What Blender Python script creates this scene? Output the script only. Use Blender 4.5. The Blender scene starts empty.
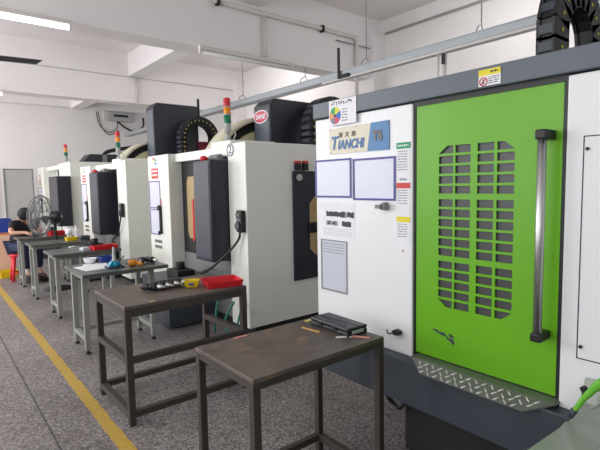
import bpy, bmesh, math, random
from mathutils import Vector, Matrix
random.seed(7)
S = bpy.context.scene
COL = S.collection
PI = math.pi

# ------------------------------------------------------------------ materials
def lin(c):
    out = []
    for v in c:
        v = v / 255.0
        out.append(v / 12.92 if v <= 0.04045 else ((v + 0.055) / 1.055) ** 2.4)
    return tuple(out) + (1.0,)

MATS = {}
def mat(name, rgb, rough=0.5, metal=0.0, var=0.0, scale=6.0, coat=0.0, emit=0.0, bump=0.0, spec=None):
    m = bpy.data.materials.new(name)
    m.use_nodes = True
    nt = m.node_tree
    b = nt.nodes['Principled BSDF']
    b.inputs['Base Color'].default_value = lin(rgb)
    b.inputs['Roughness'].default_value = rough
    b.inputs['Metallic'].default_value = metal
    if spec is not None:
        b.inputs['Specular IOR Level'].default_value = spec
    if coat:
        b.inputs['Coat Weight'].default_value = coat
        b.inputs['Coat Roughness'].default_value = 0.15
    if emit:
        b.inputs['Emission Color'].default_value = lin(rgb)
        b.inputs['Emission Strength'].default_value = emit
    if var or bump:
        tc = nt.nodes.new('ShaderNodeTexCoord')
        n = nt.nodes.new('ShaderNodeTexNoise')
        n.inputs['Scale'].default_value = scale
        n.inputs['Detail'].default_value = 6
        n.inputs['Roughness'].default_value = 0.65
        nt.links.new(tc.outputs['Object'], n.inputs['Vector'])
        if var:
            mx = nt.nodes.new('ShaderNodeMix'); mx.data_type = 'RGBA'
            lo = tuple(max(0, v * (1 - var)) for v in rgb); hi = tuple(min(255, v * (1 + var)) for v in rgb)
            mx.inputs['A'].default_value = lin(lo); mx.inputs['B'].default_value = lin(hi)
            nt.links.new(n.outputs['Fac'], mx.inputs['Factor'])
            nt.links.new(mx.outputs['Result'], b.inputs['Base Color'])
        if bump:
            bp = nt.nodes.new('ShaderNodeBump'); bp.inputs['Strength'].default_value = bump
            bp.inputs['Distance'].default_value = 0.01
            nt.links.new(n.outputs['Fac'], bp.inputs['Height'])
            nt.links.new(bp.outputs['Normal'], b.inputs['Normal'])
    MATS[name] = m
    return m

WHITE = mat('white_enamel', (232, 233, 235), 0.35, var=0.015, scale=3)
OFFW = mat('off_white_enamel', (230, 232, 224), 0.4, var=0.02, scale=3)
GREEN = mat('green_enamel', (102, 172, 12), 0.36, var=0.03, scale=4)
BAND = mat('slate_grey_paint', (92, 100, 110), 0.45, var=0.03)
SKIRT = mat('dark_slate_paint', (58, 64, 73), 0.45, var=0.06)
NAVY = mat('dark_navy_paint', (36, 39, 50), 0.45, var=0.04)
DGREY = mat('charcoal_paint', (66, 69, 79), 0.5, var=0.04)
BLACK = mat('black_plastic', (24, 24, 27), 0.45)
BLACKM = mat('matte_black_metal', (30, 30, 32), 0.65)
MIDG = mat('grey_metal', (128, 130, 130), 0.45, var=0.04)
LGREY = mat('light_grey_metal', (176, 178, 176), 0.4, var=0.03)
GALV = mat('galvanised_steel', (172, 178, 182), 0.42, 0.55, var=0.06, scale=14)
CHROME = mat('brushed_chrome', (200, 200, 200), 0.38, 1.0)
SLOT = mat('door_window_grey', (74, 74, 76), 0.3, var=0.08, scale=5)
RED = mat('red_plastic', (208, 34, 44), 0.4)
YELLOW = mat('yellow_plastic', (226, 194, 24), 0.4)
BLUEP = mat('blue_plastic', (40, 66, 150), 0.45)
CYAN = mat('cyan_plastic', (24, 140, 178), 0.4)
ORANGE = mat('amber_plastic', (214, 134, 24), 0.35)
TEAL = mat('teal_rubber', (30, 120, 104), 0.5)
PAPER = mat('white_paper', (236, 236, 240), 0.7)
SHEET = mat('pale_lilac_sheet', (214, 216, 232), 0.35)
GSHEET = mat('pale_grey_sheet', (196, 200, 212), 0.5)
BORDER = mat('indigo_border', (62, 58, 142), 0.45)
INK = mat('dark_ink', (66, 66, 72), 0.7)
LINK_ = mat('pale_ink', (150, 150, 158), 0.7)
CREAM = mat('cream_plate', (214, 206, 184), 0.4)
BLUEPL = mat('blue_plate', (52, 116, 170), 0.4)
BLUEINK = mat('blue_lettering', (26, 98, 160), 0.4)
BROWNINK = mat('bronze_lettering', (96, 84, 72), 0.4)
STICKR = mat('sticker_red', (206, 60, 54), 0.5)
STICKY = mat('sticker_yellow', (228, 212, 40), 0.5)
STICKG = mat('sticker_green', (18, 150, 96), 0.5)
PIE = [mat('pie_' + n, c, 0.6) for n, c in (('blue', (44, 108, 190)), ('pink', (216, 74, 104)), ('grey', (130, 128, 150)), ('peach', (226, 158, 116)), ('green', (58, 166, 92)), ('yellow', (222, 214, 60)))]
LENSR = mat('red_lens', (206, 52, 62), 0.3)
LENSO = mat('amber_lens', (238, 150, 22), 0.3)
LENSG = mat('green_lens', (14, 118, 82), 0.3)
MAROON = mat('maroon_paint', (120, 22, 50), 0.45)
LOGO = mat('logo_red', (196, 62, 84), 0.45)
WINBEIGE = mat('tan_window_panel', (172, 148, 104), 0.4, var=0.05)
RINGM = mat('beige_cover', (214, 210, 186), 0.45, var=0.03)
DISCM = mat('pale_olive_disc', (196, 192, 150), 0.5, var=0.03)
SKIN = mat('skin', (196, 148, 122), 0.55)
SHIRT = mat('black_cotton', (22, 23, 28), 0.85)
JEANS = mat('navy_denim', (34, 40, 70), 0.85)
HAIR = mat('black_hair', (20, 18, 18), 0.7)
SOCK = mat('white_cotton', (214, 208, 204), 0.8)
SHOE = mat('dark_shoe', (60, 44, 44), 0.6)
WOODP = mat('pinkish_wood', (226, 184, 156), 0.5, var=0.05)
WOODO = mat('orange_wood', (190, 120, 74), 0.6, var=0.1)
BOARDG = mat('grey_partition', (180, 179, 175), 0.6, var=0.03)
BEIGE = mat('beige_cloth', (188, 172, 148), 0.8)
CEIL = mat('ceiling_paint', (234, 229, 229), 0.9, var=0.025, scale=1.2)
BEAM = mat('beam_paint', (236, 231, 231), 0.9, var=0.02, scale=1.2)
WALL = mat('wall_paint', (236, 232, 231), 0.9, var=0.025, scale=1.4)
WHPIPE = mat('white_pipe', (214, 208, 204), 0.5)
TUBE = mat('lit_tube', (244, 246, 255), 0.5, emit=7.0)
TUBEOFF = mat('unlit_tube', (226, 226, 228), 0.3)
GUNG = mat('lime_plastic', (104, 182, 52), 0.4)
STEELTOP = mat('worn_steel_top', (94, 100, 96), 0.35, 0.35, var=0.12, scale=5)
TLEG = mat('grey_painted_leg', (144, 146, 141), 0.5, var=0.05)
PALEST = mat('pale_sheet_steel', (150, 157, 147), 0.32, 0.15, var=0.08, scale=3)
BROWNST = mat('brown_black_steel', (64, 57, 52), 0.55, var=0.12, scale=9)
CHALKW = mat('white_chalk', (226, 220, 214), 0.8)
CHALKP = mat('pink_chalk', (222, 150, 138), 0.8)
CHALKO = mat('ochre_wood_stick', (196, 150, 92), 0.7)
CHALKY = mat('yellow_tape', (214, 202, 96), 0.7)
BLACKCASE = mat('black_case_plastic', (30, 31, 36), 0.38)
TREAD = mat('tread_aluminium', (128, 130, 128), 0.38, 0.7, var=0.12, scale=14)
TREADB = mat('tread_bump', (216, 216, 208), 0.3, 0.7)
GLASS_DARK = mat('dark_door_glass', (44, 46, 50), 0.15)

def rust_top():
    m = bpy.data.materials.new('rusty_table_top'); m.use_nodes = True
    nt = m.node_tree; b = nt.nodes['Principled BSDF']
    tc = nt.nodes.new('ShaderNodeTexCoord')
    n1 = nt.nodes.new('ShaderNodeTexNoise'); n1.inputs['Scale'].default_value = 5; n1.inputs['Detail'].default_value = 8; n1.inputs['Roughness'].default_value = 0.7
    nt.links.new(tc.outputs['Object'], n1.inputs['Vector'])
    r = nt.nodes.new('ShaderNodeValToRGB')
    e = r.color_ramp.elements
    e[0].position = 0.3; e[0].color = lin((70, 63, 58))
    e[1].position = 0.62; e[1].color = lin((108, 97, 89))
    k = r.color_ramp.elements.new(0.72); k.color = lin((138, 112, 88))
    nt.links.new(n1.outputs['Fac'], r.inputs['Fac'])
    n2 = nt.nodes.new('ShaderNodeTexNoise'); n2.inputs['Scale'].default_value = 7; n2.inputs['Detail'].default_value = 9; n2.inputs['Roughness'].default_value = 0.75
    mp = nt.nodes.new('ShaderNodeMapping'); mp.inputs['Location'].default_value = (3.3, 1.7, 0)
    nt.links.new(tc.outputs['Object'], mp.inputs['Vector']); nt.links.new(mp.outputs['Vector'], n2.inputs['Vector'])
    r2 = nt.nodes.new('ShaderNodeValToRGB'); r2.color_ramp.elements[0].position = 0.56; r2.color_ramp.elements[1].position = 0.68
    nt.links.new(n2.outputs['Fac'], r2.inputs['Fac'])
    mx = nt.nodes.new('ShaderNodeMix'); mx.data_type = 'RGBA'; mx.inputs['B'].default_value = lin((136, 108, 80))
    nt.links.new(r2.outputs['Color'], mx.inputs['Factor']); nt.links.new(r.outputs['Color'], mx.inputs['A'])
    nt.links.new(mx.outputs['Result'], b.inputs['Base Color'])
    b.inputs['Roughness'].default_value = 0.5
    b.inputs['Metallic'].default_value = 0.1
    return m
RUST = rust_top()

def floor_mat():
    m = bpy.data.materials.new('terrazzo'); m.use_nodes = True
    nt = m.node_tree; L = nt.links; N = nt.nodes
    b = N['Principled BSDF']
    tc = N.new('ShaderNodeTexCoord')
    def noise(scale, det=4):
        n = N.new('ShaderNodeTexNoise'); n.inputs['Scale'].default_value = scale; n.inputs['Detail'].default_value = det
        n.inputs['Roughness'].default_value = 0.6
        L.new(tc.outputs['Object'], n.inputs['Vector']); return n
    def ramp(src, stops):
        r = N.new('ShaderNodeValToRGB')
        r.color_ramp.elements[0].position, r.color_ramp.elements[0].color = stops[0][0], lin(stops[0][1])
        r.color_ramp.elements[1].position, r.color_ramp.elements[1].color = stops[-1][0], lin(stops[-1][1])
        for p, c in stops[1:-1]:
            r.color_ramp.elements.new(p).color = lin(c)
        L.new(src, r.inputs['Fac']); return r
    v = N.new('ShaderNodeTexVoronoi'); v.inputs['Scale'].default_value = 95
    L.new(tc.outputs['Object'], v.inputs['Vector'])
    sep = N.new('ShaderNodeSeparateColor'); L.new(v.outputs['Color'], sep.inputs['Color'])
    chips = ramp(sep.outputs['Red'], [(0.0, (88, 83, 83)), (0.3, (126, 120, 120)), (0.65, (150, 144, 143)), (1.0, (186, 180, 178))])
    big = noise(1.1, 5)
    dirt = ramp(big.outputs['Fac'], [(0.3, (178, 172, 170)), (0.7, (255, 255, 255))])
    mul = N.new('ShaderNodeMix'); mul.data_type = 'RGBA'; mul.blend_type = 'MULTIPLY'; mul.inputs['Factor'].default_value = 0.8
    L.new(chips.outputs['Color'], mul.inputs['A']); L.new(dirt.outputs['Color'], mul.inputs['B'])
    sx = N.new('ShaderNodeSeparateXYZ'); L.new(tc.outputs['Object'], sx.inputs['Vector'])
    def m2(op, a, bb):
        q = N.new('ShaderNodeMath'); q.operation = op
        for i, z in enumerate((a, bb)):
            if isinstance(z, (int, float)): q.inputs[i].default_value = z
            else: L.new(z, q.inputs[i])
        return q.outputs[0]
    wob = noise(9, 6)
    xo = m2('ADD', sx.outputs['X'], m2('MULTIPLY', m2('SUBTRACT', wob.outputs['Fac'], 0.5), 0.035))
    d = m2('ABSOLUTE', m2('SUBTRACT', xo, 0.820), 0.0)
    line = m2('LESS_THAN', d, 0.040)
    wear = noise(22, 7)
    worn = m2('GREATER_THAN', m2('ADD', wear.outputs['Fac'], m2('MULTIPLY', big.outputs['Fac'], 0.25)), 0.51)
    fac = m2('ADD', m2('MULTIPLY', line, 0.45), m2('MULTIPLY', m2('MULTIPLY', line, worn), 0.38))
    mx = N.new('ShaderNodeMix'); mx.data_type = 'RGBA'
    L.new(fac, mx.inputs['Factor']); L.new(mul.outputs['Result'], mx.inputs['A']); mx.inputs['B'].default_value = lin((198, 160, 44))
    # brass/black divider strips cast in the terrazzo
    ld = m2('LESS_THAN', m2('ABSOLUTE', m2('SUBTRACT', sx.outputs['X'], 0.522), 0.0), 0.006)
    ld2 = m2('LESS_THAN', m2('ABSOLUTE', m2('SUBTRACT', m2('MODULO', m2('ADD', sx.outputs['Y'], 30.0), 1.9), 0.95), 0.0), 0.004)
    ld3 = m2('MAXIMUM', ld, m2('MULTIPLY', ld2, 0.35))
    mx2 = N.new('ShaderNodeMix'); mx2.data_type = 'RGBA'
    L.new(m2('MULTIPLY', ld3, 0.8), mx2.inputs['Factor']); L.new(mx.outputs['Result'], mx2.inputs['A']); mx2.inputs['B'].default_value = lin((36, 32, 34))
    L.new(mx2.outputs['Result'], b.inputs['Base Color'])
    rr = N.new('ShaderNodeMapRange'); rr.inputs['To Min'].default_value = 0.38; rr.inputs['To Max'].default_value = 0.6
    L.new(big.outputs['Fac'], rr.inputs['Value']); L.new(rr.outputs['Result'], b.inputs['Roughness'])
    return m
FLOORM = floor_mat()

# ------------------------------------------------------------------ mesh builder
class MB:
    def __init__(s):
        s.bm = bmesh.new(); s.i = 0
    def use(s, i):
        s.i = i; return s
    def _mk(s, verts, faces, smooth=False):
        vs = [s.bm.verts.new(v) for v in verts]
        for f in faces:
            try:
                fc = s.bm.faces.new([vs[k] for k in f])
                fc.material_index = s.i; fc.smooth = smooth
            except ValueError:
                pass
        return vs
    def box(s, x0, x1, y0, y1, z0, z1):
        v = [(x0, y0, z0), (x1, y0, z0), (x1, y1, z0), (x0, y1, z0), (x0, y0, z1), (x1, y0, z1), (x1, y1, z1), (x0, y1, z1)]
        s._mk(v, [(0, 3, 2, 1), (4, 5, 6, 7), (0, 1, 5, 4), (1, 2, 6, 5), (2, 3, 7, 6), (3, 0, 4, 7)]); return s
    def obox(s, c, sx, sy, sz, rot):
        R = rot if isinstance(rot, Matrix) else Matrix.Rotation(rot, 3, 'Z')
        c = Vector(c); v = []
        for dz in (-.5, .5):
            for dx, dy in ((-.5, -.5), (.5, -.5), (.5, .5), (-.5, .5)):
                v.append(c + R @ Vector((dx * sx, dy * sy, dz * sz)))
        s._mk(v, [(0, 3, 2, 1), (4, 5, 6, 7), (0, 1, 5, 4), (1, 2, 6, 5), (2, 3, 7, 6), (3, 0, 4, 7)]); return s
    def cyl(s, p0, p1, r0, r1=None, n=16, caps=True):
        r1 = r0 if r1 is None else r1
        p0, p1 = Vector(p0), Vector(p1); d = (p1 - p0).normalized()
        a = d.orthogonal().normalized(); b = d.cross(a)
        v = []
        for p, r in ((p0, r0), (p1, r1)):
            for k in range(n):
                t = 2 * PI * k / n
                v.append(p + (a * math.cos(t) + b * math.sin(t)) * r)
        vs = [s.bm.verts.new(q) for q in v]
        for k in range(n):
            f = s.bm.faces.new([vs[k], vs[(k + 1) % n], vs[n + (k + 1) % n], vs[n + k]]); f.smooth = True; f.material_index = s.i
        if caps:
            f = s.bm.faces.new(vs[:n][::-1]); f.material_index = s.i
            f = s.bm.faces.new(vs[n:]); f.material_index = s.i
        return s
    def tube(s, pts, r, n=8, closed=False):
        pts = [Vector(p) for p in pts]; m = len(pts); rings = []
        prev = None
        for k, p in enumerate(pts):
            if closed: d = pts[(k + 1) % m] - pts[k - 1]
            else: d = pts[min(k + 1, m - 1)] - pts[max(k - 1, 0)]
            d.normalize()
            a = d.orthogonal().normalized() if prev is None else (prev - d * prev.dot(d)).normalized()
            prev = a; b = d.cross(a)
            rr = r[k] if isinstance(r, (list, tuple)) else r
            rings.append([s.bm.verts.new(p + (a * math.cos(2 * PI * j / n) + b * math.sin(2 * PI * j / n)) * rr) for j in range(n)])
        for k in range(m if closed else m - 1):
            A, B = rings[k], rings[(k + 1) % m]
            for j in range(n):
                try:
                    f = s.bm.faces.new([A[j], A[(j + 1) % n], B[(j + 1) % n], B[j]]); f.smooth = True; f.material_index = s.i
                except ValueError: pass
        if not closed:
            for R, rev in ((rings[0], True), (rings[-1], False)):
                f = s.bm.faces.new(R[::-1] if rev else R); f.material_index = s.i
        return s
    def prism(s, poly, axis, a, b):
        """poly: 2D points in the plane square to axis ('x': (y,z), 'y': (x,z), 'z': (x,y))"""
        def P(p, t):
            return {'x': (t, p[0], p[1]), 'y': (p[0], t, p[1]), 'z': (p[0], p[1], t)}[axis]
        n = len(poly)
        vs = [s.bm.verts.new(P(p, a)) for p in poly] + [s.bm.verts.new(P(p, b)) for p in poly]
        fs = [vs[:n], vs[n:][::-1]] + [[vs[k], vs[n + k], vs[n + (k + 1) % n], vs[(k + 1) % n]] for k in range(n)]
        for f in fs:
            q = s.bm.faces.new(f); q.material_index = s.i
        return s
    def ball(s, c, rx, ry=None, rz=None, u=14, v=9, rot=None):
        ry = rx if ry is None else ry; rz = rx if rz is None else rz
        c = Vector(c); rows = []
        for i in range(1, v):
            th = PI * i / v
            row = []
            for j in range(u):
                ph = 2 * PI * j / u
                q = Vector((rx * math.sin(th) * math.cos(ph), ry * math.sin(th) * math.sin(ph), rz * math.cos(th)))
                if rot is not None: q = rot @ q
                row.append(s.bm.verts.new(c + q))
            rows.append(row)
        q = Vector((0, 0, rz)); q = rot @ q if rot is not None else q
        t = s.bm.verts.new(c + q); bt = s.bm.verts.new(c - q)
        fs = []
        for j in range(u):
            fs.append([t, rows[0][j], rows[0][(j + 1) % u]]); fs.append([bt, rows[-1][(j + 1) % u], rows[-1][j]])
            for i in range(len(rows) - 1):
                fs.append([rows[i][j], rows[i + 1][j], rows[i + 1][(j + 1) % u], rows[i][(j + 1) % u]])
        for f in fs:
            q = s.bm.faces.new(f); q.smooth = True; q.material_index = s.i
        return s
    def lathe(s, base, prof, axis=(0, 0, 1), n=24):
        base = Vector(base); d = Vector(axis).normalized(); a = d.orthogonal().normalized(); b = d.cross(a)
        rings = [[s.bm.verts.new(base + d * h + (a * math.cos(2 * PI * k / n) + b * math.sin(2 * PI * k / n)) * max(r, 1e-4)) for k in range(n)] for r, h in prof]
        for i in range(len(rings) - 1):
            for k in range(n):
                f = s.bm.faces.new([rings[i][k], rings[i][(k + 1) % n], rings[i + 1][(k + 1) % n], rings[i + 1][k]]); f.smooth = True; f.material_index = s.i
        f = s.bm.faces.new(rings[0][::-1]); f.material_index = s.i
        f = s.bm.faces.new(rings[-1]); f.material_index = s.i
        return s
    def mesh(s, me):
        n0 = len(s.bm.faces); s.bm.from_mesh(me); s.bm.faces.ensure_lookup_table()
        for f in s.bm.faces[n0:]: f.material_index = s.i
        return s
    def build(s, name, mats, parent=None, bevel=0.0, seg=2, label=None):
        bmesh.ops.recalc_face_normals(s.bm, faces=s.bm.faces[:])
        me = bpy.data.meshes.new(name)
        o = bpy.data.objects.new(name, me); COL.objects.link(o)
        if parent is not None:
            off = Vector((0, 0, 0)); q = parent
            while q is not None: off += q.location; q = q.parent
            bmesh.ops.translate(s.bm, verts=s.bm.verts[:], vec=-off)
            o.parent = parent
        s.bm.to_mesh(me); s.bm.free()
        for m in (mats if isinstance(mats, (list, tuple)) else [mats]): me.materials.append(m)
        if bevel:
            md = o.modifiers.new('bevel', 'BEVEL'); md.width = bevel; md.segments = seg; md.limit_method = 'ANGLE'; md.angle_limit = math.radians(50)
        if label: o['label'] = label
        return o

def tag(o, label, cat, group=None):
    o['label'] = label; o['category'] = cat
    if group: o['group'] = group
    return o
def thing(name, loc, label, cat, group=None):
    o = bpy.data.objects.new(name, None); COL.objects.link(o)
    o.empty_display_size = 0.1; o.location = loc
    return tag(o, label, cat, group)
def struct(name, mb, m, bevel=0.0):
    o = mb.build(name, m, None, bevel); o['kind'] = 'structure'; return o
def single(name, mb, mats, label, cat, group=None, bevel=0.0):
    """a thing that is one mesh: origin moved to its base"""
    vs = [v.co for v in mb.bm.verts]
    c = Vector(((min(v.x for v in vs) + max(v.x for v in vs)) / 2, (min(v.y for v in vs) + max(v.y for v in vs)) / 2, min(v.z for v in vs)))
    bmesh.ops.translate(mb.bm, verts=mb.bm.verts[:], vec=-c)
    o = mb.build(name, mats, None, bevel); o.location = c
    return tag(o, label, cat, group)
def copy_tree(o, parent=None):
    c = o.copy(); COL.objects.link(c)
    if parent is not None: c.parent = parent
    for ch in list(o.children): copy_tree(ch, c)
    return c

def arc(c, r, a0, a1, n, plane='xz', fix=0.0):
    out = []
    for k in range(n + 1):
        t = math.radians(a0 + (a1 - a0) * k / n)
        u, v = c[0] + r * math.cos(t), c[1] + r * math.sin(t)
        out.append({'xz': (u, fix, v), 'yz': (fix, u, v), 'xy': (u, v, fix)}[plane])
    return out
def smooth(pts, n=8):
    """Catmull-Rom through pts"""
    P = [Vector(p) for p in pts]; P = [P[0] * 2 - P[1]] + P + [P[-1] * 2 - P[-2]]
    out = []
    for i in range(1, len(P) - 2):
        for k in range(n):
            t = k / n
            a, b, c, d = P[i - 1], P[i], P[i + 1], P[i + 2]
            out.append(0.5 * ((2 * b) + (c - a) * t + (2 * a - 5 * b + 4 * c - d) * t * t + (3 * b - a - 3 * c + d) * t ** 3))
    out.append(P[-2]); return out

def text_mesh(body, size, mtx, depth=0.0012, shear=0.0, xs=1.0, bold=0.0):
    cu = bpy.data.curves.new('lettering', 'FONT'); cu.body = body; cu.size = size; cu.extrude = depth; cu.shear = shear; cu.offset = bold
    cu.align_x = 'CENTER'; cu.align_y = 'CENTER'; cu.resolution_u = 3
    ob = bpy.data.objects.new('lettering', cu); COL.objects.link(ob)
    dg = bpy.context.evaluated_depsgraph_get()
    me = bpy.data.meshes.new_from_object(ob.evaluated_get(dg))
    bpy.data.objects.remove(ob)
    me.transform(mtx @ Matrix.Diagonal((xs, 1, 1, 1)))
    return me
def face_mx(x, y, z):     # reads along -Y, faces -X
    return Matrix(((0, 0, -1, x), (-1, 0, 0, y), (0, 1, 0, z), (0, 0, 0, 1)))

# ------------------------------------------------------------------ camera
cam = bpy.data.cameras.new('camera'); co = bpy.data.objects.new('camera', cam); COL.objects.link(co)
yaw, pit, rol, fpx = math.radians(38.984), math.radians(4.958), math.radians(1.040), 464.7
F = Vector((math.sin(yaw) * math.cos(pit), math.cos(yaw) * math.cos(pit), -math.sin(pit)))
Rr = Vector((math.cos(yaw), -math.sin(yaw), 0)); Dn = F.cross(Rr)
R2 = Rr * math.cos(rol) + Dn * math.sin(rol); D2 = -Rr * math.sin(rol) + Dn * math.cos(rol)
co.matrix_world = Matrix(((R2.x, -D2.x, -F.x, 0), (R2.y, -D2.y, -F.y, 0), (R2.z, -D2.z, -F.z, 1.5), (0, 0, 0, 1)))
cam.sensor_fit = 'HORIZONTAL'; cam.sensor_width = 36; cam.lens = fpx * 36 / 600
cam.clip_start = 0.05
S.camera = co

# ------------------------------------------------------------------ the room
XL, XR, YN, YB, HC = -3.4, 6.05, -3.0, 14.3, 4.15
struct('floor', MB().box(XL - .2, XR + .2, YN, YB + .2, -0.12, 0), FLOORM)
struct('ceiling', MB().box(XL - .2, XR + .2, YN, YB + .2, HC, HC + .15), CEIL)
struct('wall_right', MB().box(XR, XR + .2, YN, YB + .2, 0, HC), WALL)
struct('wall_back', MB().box(XL, XR, YB, YB + .2, 0, HC), WALL)
wl = MB()
wins = [(-2.4, 0.6), (1.2, 4.4), (5.8, 8.9), (9.9, 13.4)]
wl.box(XL - .2, XL, YN, YB + .2, 0, 0.85); wl.box(XL - .2, XL, YN, YB + .2, 3.1, HC)
ys = [YN] + [v for w in wins for v in w] + [YB + .2]
for k in range(0, len(ys), 2): wl.box(XL - .2, XL, ys[k], ys[k + 1], 0.85, 3.1)
struct('wall_left', wl, WALL)
for n, (a, b) in enumerate(wins, 1):
    f = MB()
    for y in (a, (a + b) / 2 - .03, b - .06): f.box(XL - .12, XL - .06, y, y + .06, .85, 3.1)
    for z in (.85, 2.2, 3.04): f.box(XL - .12, XL - .06, a, b, z, z + .06)
    struct('window_%d' % n, f, WHPIPE)
# beams across the hall and the lighter downstand that runs with the machines
struct('trim_1', MB().box(XL, XR, 5.28, 5.60, 3.20, HC), BEAM)
struct('trim_2', MB().box(XL, XR, 9.50, 9.82, 3.20, HC), BEAM)
sec = MB()
for a, b, zb in ((YN, 5.28, 3.86), (5.60, 9.50, 3.72), (9.82, YB, 3.72)): sec.box(3.36, 3.66, a, b, zb, HC)
struct('trim_3', sec, BEAM)
struct('trim_4', MB().box(5.78, XR, 5.18, 5.66, 0, 3.9), BEAM)
struct('trim_5', MB().box(XL, XR, 14.05, YB, 3.74, HC), BEAM)
struct('trim_6', MB().box(5.78, XR, 9.42, 9.88, 0, 3.9), BEAM)
dr = MB(); dr.box(0.3, 1.44, 14.2, 14.27, 0, 2.1)
struct('door_1', dr, WOODP)

# ------------------------------------------------------------------ ceiling services
def tube_light(x0, x1, y, z, lit, label):
    t = thing('tube_light', ((x0 + x1) / 2, y, z), label, 'light', 'tube lights under the beams')
    MB().box(x0, x1, y - .03, y + .03, z, z + .045).box(x0, x0 + .03, y - .02, y + .02, z - .05, z).box(x1 - .03, x1, y - .02, y + .02, z - .05, z).build('housing', WHPIPE, t, .004)
    MB().cyl((x0 + .03, y, z - .03), (x1 - .03, y, z - .03), .02, n=12).build('tube', TUBE if lit else TUBEOFF, t, label='glowing white tube' if lit else None)
    return t
tube_light(-0.15, 1.30, 5.24, 3.155, True, 'lit white fluorescent tube under the near ceiling beam')
tube_light(2.72, 4.16, 5.24, 3.155, False, 'unlit white tube light under the near beam beside the hanging hook')
tube_light(-0.25, 1.20, 9.46, 3.155, True, 'lit fluorescent tube under the far ceiling beam')

fan = thing('ceiling_fan', (0.42, 6.42, 3.0), 'dark ceiling fan blade reaching in under the lit tube', 'fan')
MB().cyl((.42, 6.42, 3.1), (.42, 6.42, HC), .014).cyl((.42, 6.42, HC - .08), (.42, 6.42, HC), .05, .06).build('down_rod', WHPIPE, fan)
MB().lathe((.42, 6.42, 2.98), [(.03, 0), (.1, .01), (.12, .05), (.1, .11), (.03, .13)]).build('motor', DGREY, fan)
for k in range(3):
    a = math.radians(-8 + 120 * k); u = Vector((math.cos(a), math.sin(a), 0)); v = Vector((-u.y, u.x, 0)); c = Vector((.42, 6.42, 2.985))
    b = MB()
    p = [c + u * .1 - v * .04, c + u * .16 - v * .09, c + u * .80 - v * .075, c + u * .74 + v * .075, c + u * .16 + v * .09, c + u * .1 + v * .04]
    q = [w + Vector((0, 0, .010)) + Vector((0, 0, -.008 if i > 2 else .008)) for i, w in enumerate(p)]
    b._mk([w for w in q] + [w + Vector((0, 0, .008)) for w in q], [(0, 1, 2, 3, 4, 5), (11, 10, 9, 8, 7, 6)] + [(i, 6 + i, 6 + (i + 1) % 6, (i + 1) % 6) for i in range(6)])
    b.build('blade', NAVY, fan)

# cable tray hung from the ceiling, running with the machines
TX = 4.4
tr = thing('cable_tray', (TX, 6.5, 2.9), 'long galvanised cable tray hung on rods above the machines', 'cable tray')
c = MB()
c.box(TX, TX + .008, .2, 13.0, 2.905, 2.985).box(TX + .16, TX + .168, .2, 13.0, 2.905, 2.985).box(TX, TX + .168, .2, 13.0, 2.90, 2.907)
c.box(TX - .012, TX + .008, .2, 13.0, 2.98, 2.987)
c.build('channel', GALV, tr)
MB().box(TX + .002, TX + .03, .2, 4.9, 2.875, 2.899).build('light_lip', WHPIPE, tr)
for y, top in ((2.58, HC), (4.14, HC), (5.35, 3.2), (7.05, HC)):
    m = MB().cyl((TX + .08, y, 3.07), (TX + .08, y, top), .006, n=8)
    m.tube(smooth([(TX + .08, y, 3.08), (TX - .01, y - .02, 3.03), (TX - .015, y, 2.985)], 5), .006, 6).tube(smooth([(TX + .08, y, 3.08), (TX + .14, y + .02, 3.04), (TX + .17, y, 2.985)], 5), .006, 6)
    m.build('hanger_rod', MIDG, tr)
MB().cyl((TX + .02, 3.04, 1.6), (TX + .02, 3.04, 2.9), .012, n=8).cyl((TX + .02, 2.96, 1.6), (TX + .02, 2.96, 2.9), .022, n=10).build('drop_pipe', WHPIPE, tr)
MB().box(TX - .02, TX + .0, 2.945, 2.975, 2.75, 2.86).build('pipe_tie', BLACKM, tr)
MB().box(TX - .03, TX - .012, 4.52, 4.56, 2.93, 3.28).box(TX - .03, TX + .05, 4.36, 4.56, 2.885, 2.93).build('splice_bracket', BLACKM, tr, .003, label='black splice bracket')

def pipe(name, pts, r, m, label, cat='pipe', joints=(), group=None, clips=()):
    p = MB().tube(pts, r, 10)
    for j in joints: p.ball(j, r * 1.35)
    t = thing(name, pts[0], label, cat, group)
    p.build('tube_run', m, t)
    for q in clips: MB().box(q[0] - .02, q[0] + .02, q[1] - r * 1.4, q[1] + .03, q[2] - r * 1.7, q[2] + r * 1.7).build('pipe_clip', BLACKM, t, .003)
    return t
pipe('conduit_pipe', [(2.94, 5.235, 3.77), (5.42, 5.235, 3.77), (5.44, 5.235, 3.75), (5.44, 5.235, 2.6)], .028, WHPIPE, 'thick off-white pipe along the near beam with a corner drop', joints=[(5.43, 5.235, 3.76)], clips=[(2.99, 5.235, 3.77), (4.72, 5.235, 3.77)])
pipe('conduit_pipe', [(3.69, 5.24, 3.75), (3.69, 5.24, 3.22)], .02, WHPIPE, 'short white drop pipe from near beam pipe to unlit tube light')
pipe('conduit_pipe', [(1.2, 9.485, 3.70), (5.75, 9.485, 3.70)], .008, LGREY, 'thin grey conduit line along the face of the far beam')
pipe('conduit_pipe', [(3.50, 9.478, 3.69), (3.50, 9.478, 3.21)], .021, WHPIPE, 'short white drop pipe on the far beam below the downstand')
pipe('conduit_pipe', [(XR - .021, -1.0, 3.92), (XR - .021, 5.15, 3.92)], .02, LGREY, 'grey conduit along the right wall above the cable tray')
pipe('conduit_pipe', [(5.0, 5.235, 3.66), (5.75, 5.235, 3.66)], .009, MIDG, 'thin grey conduit ending at the pillar behind the tray')

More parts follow.
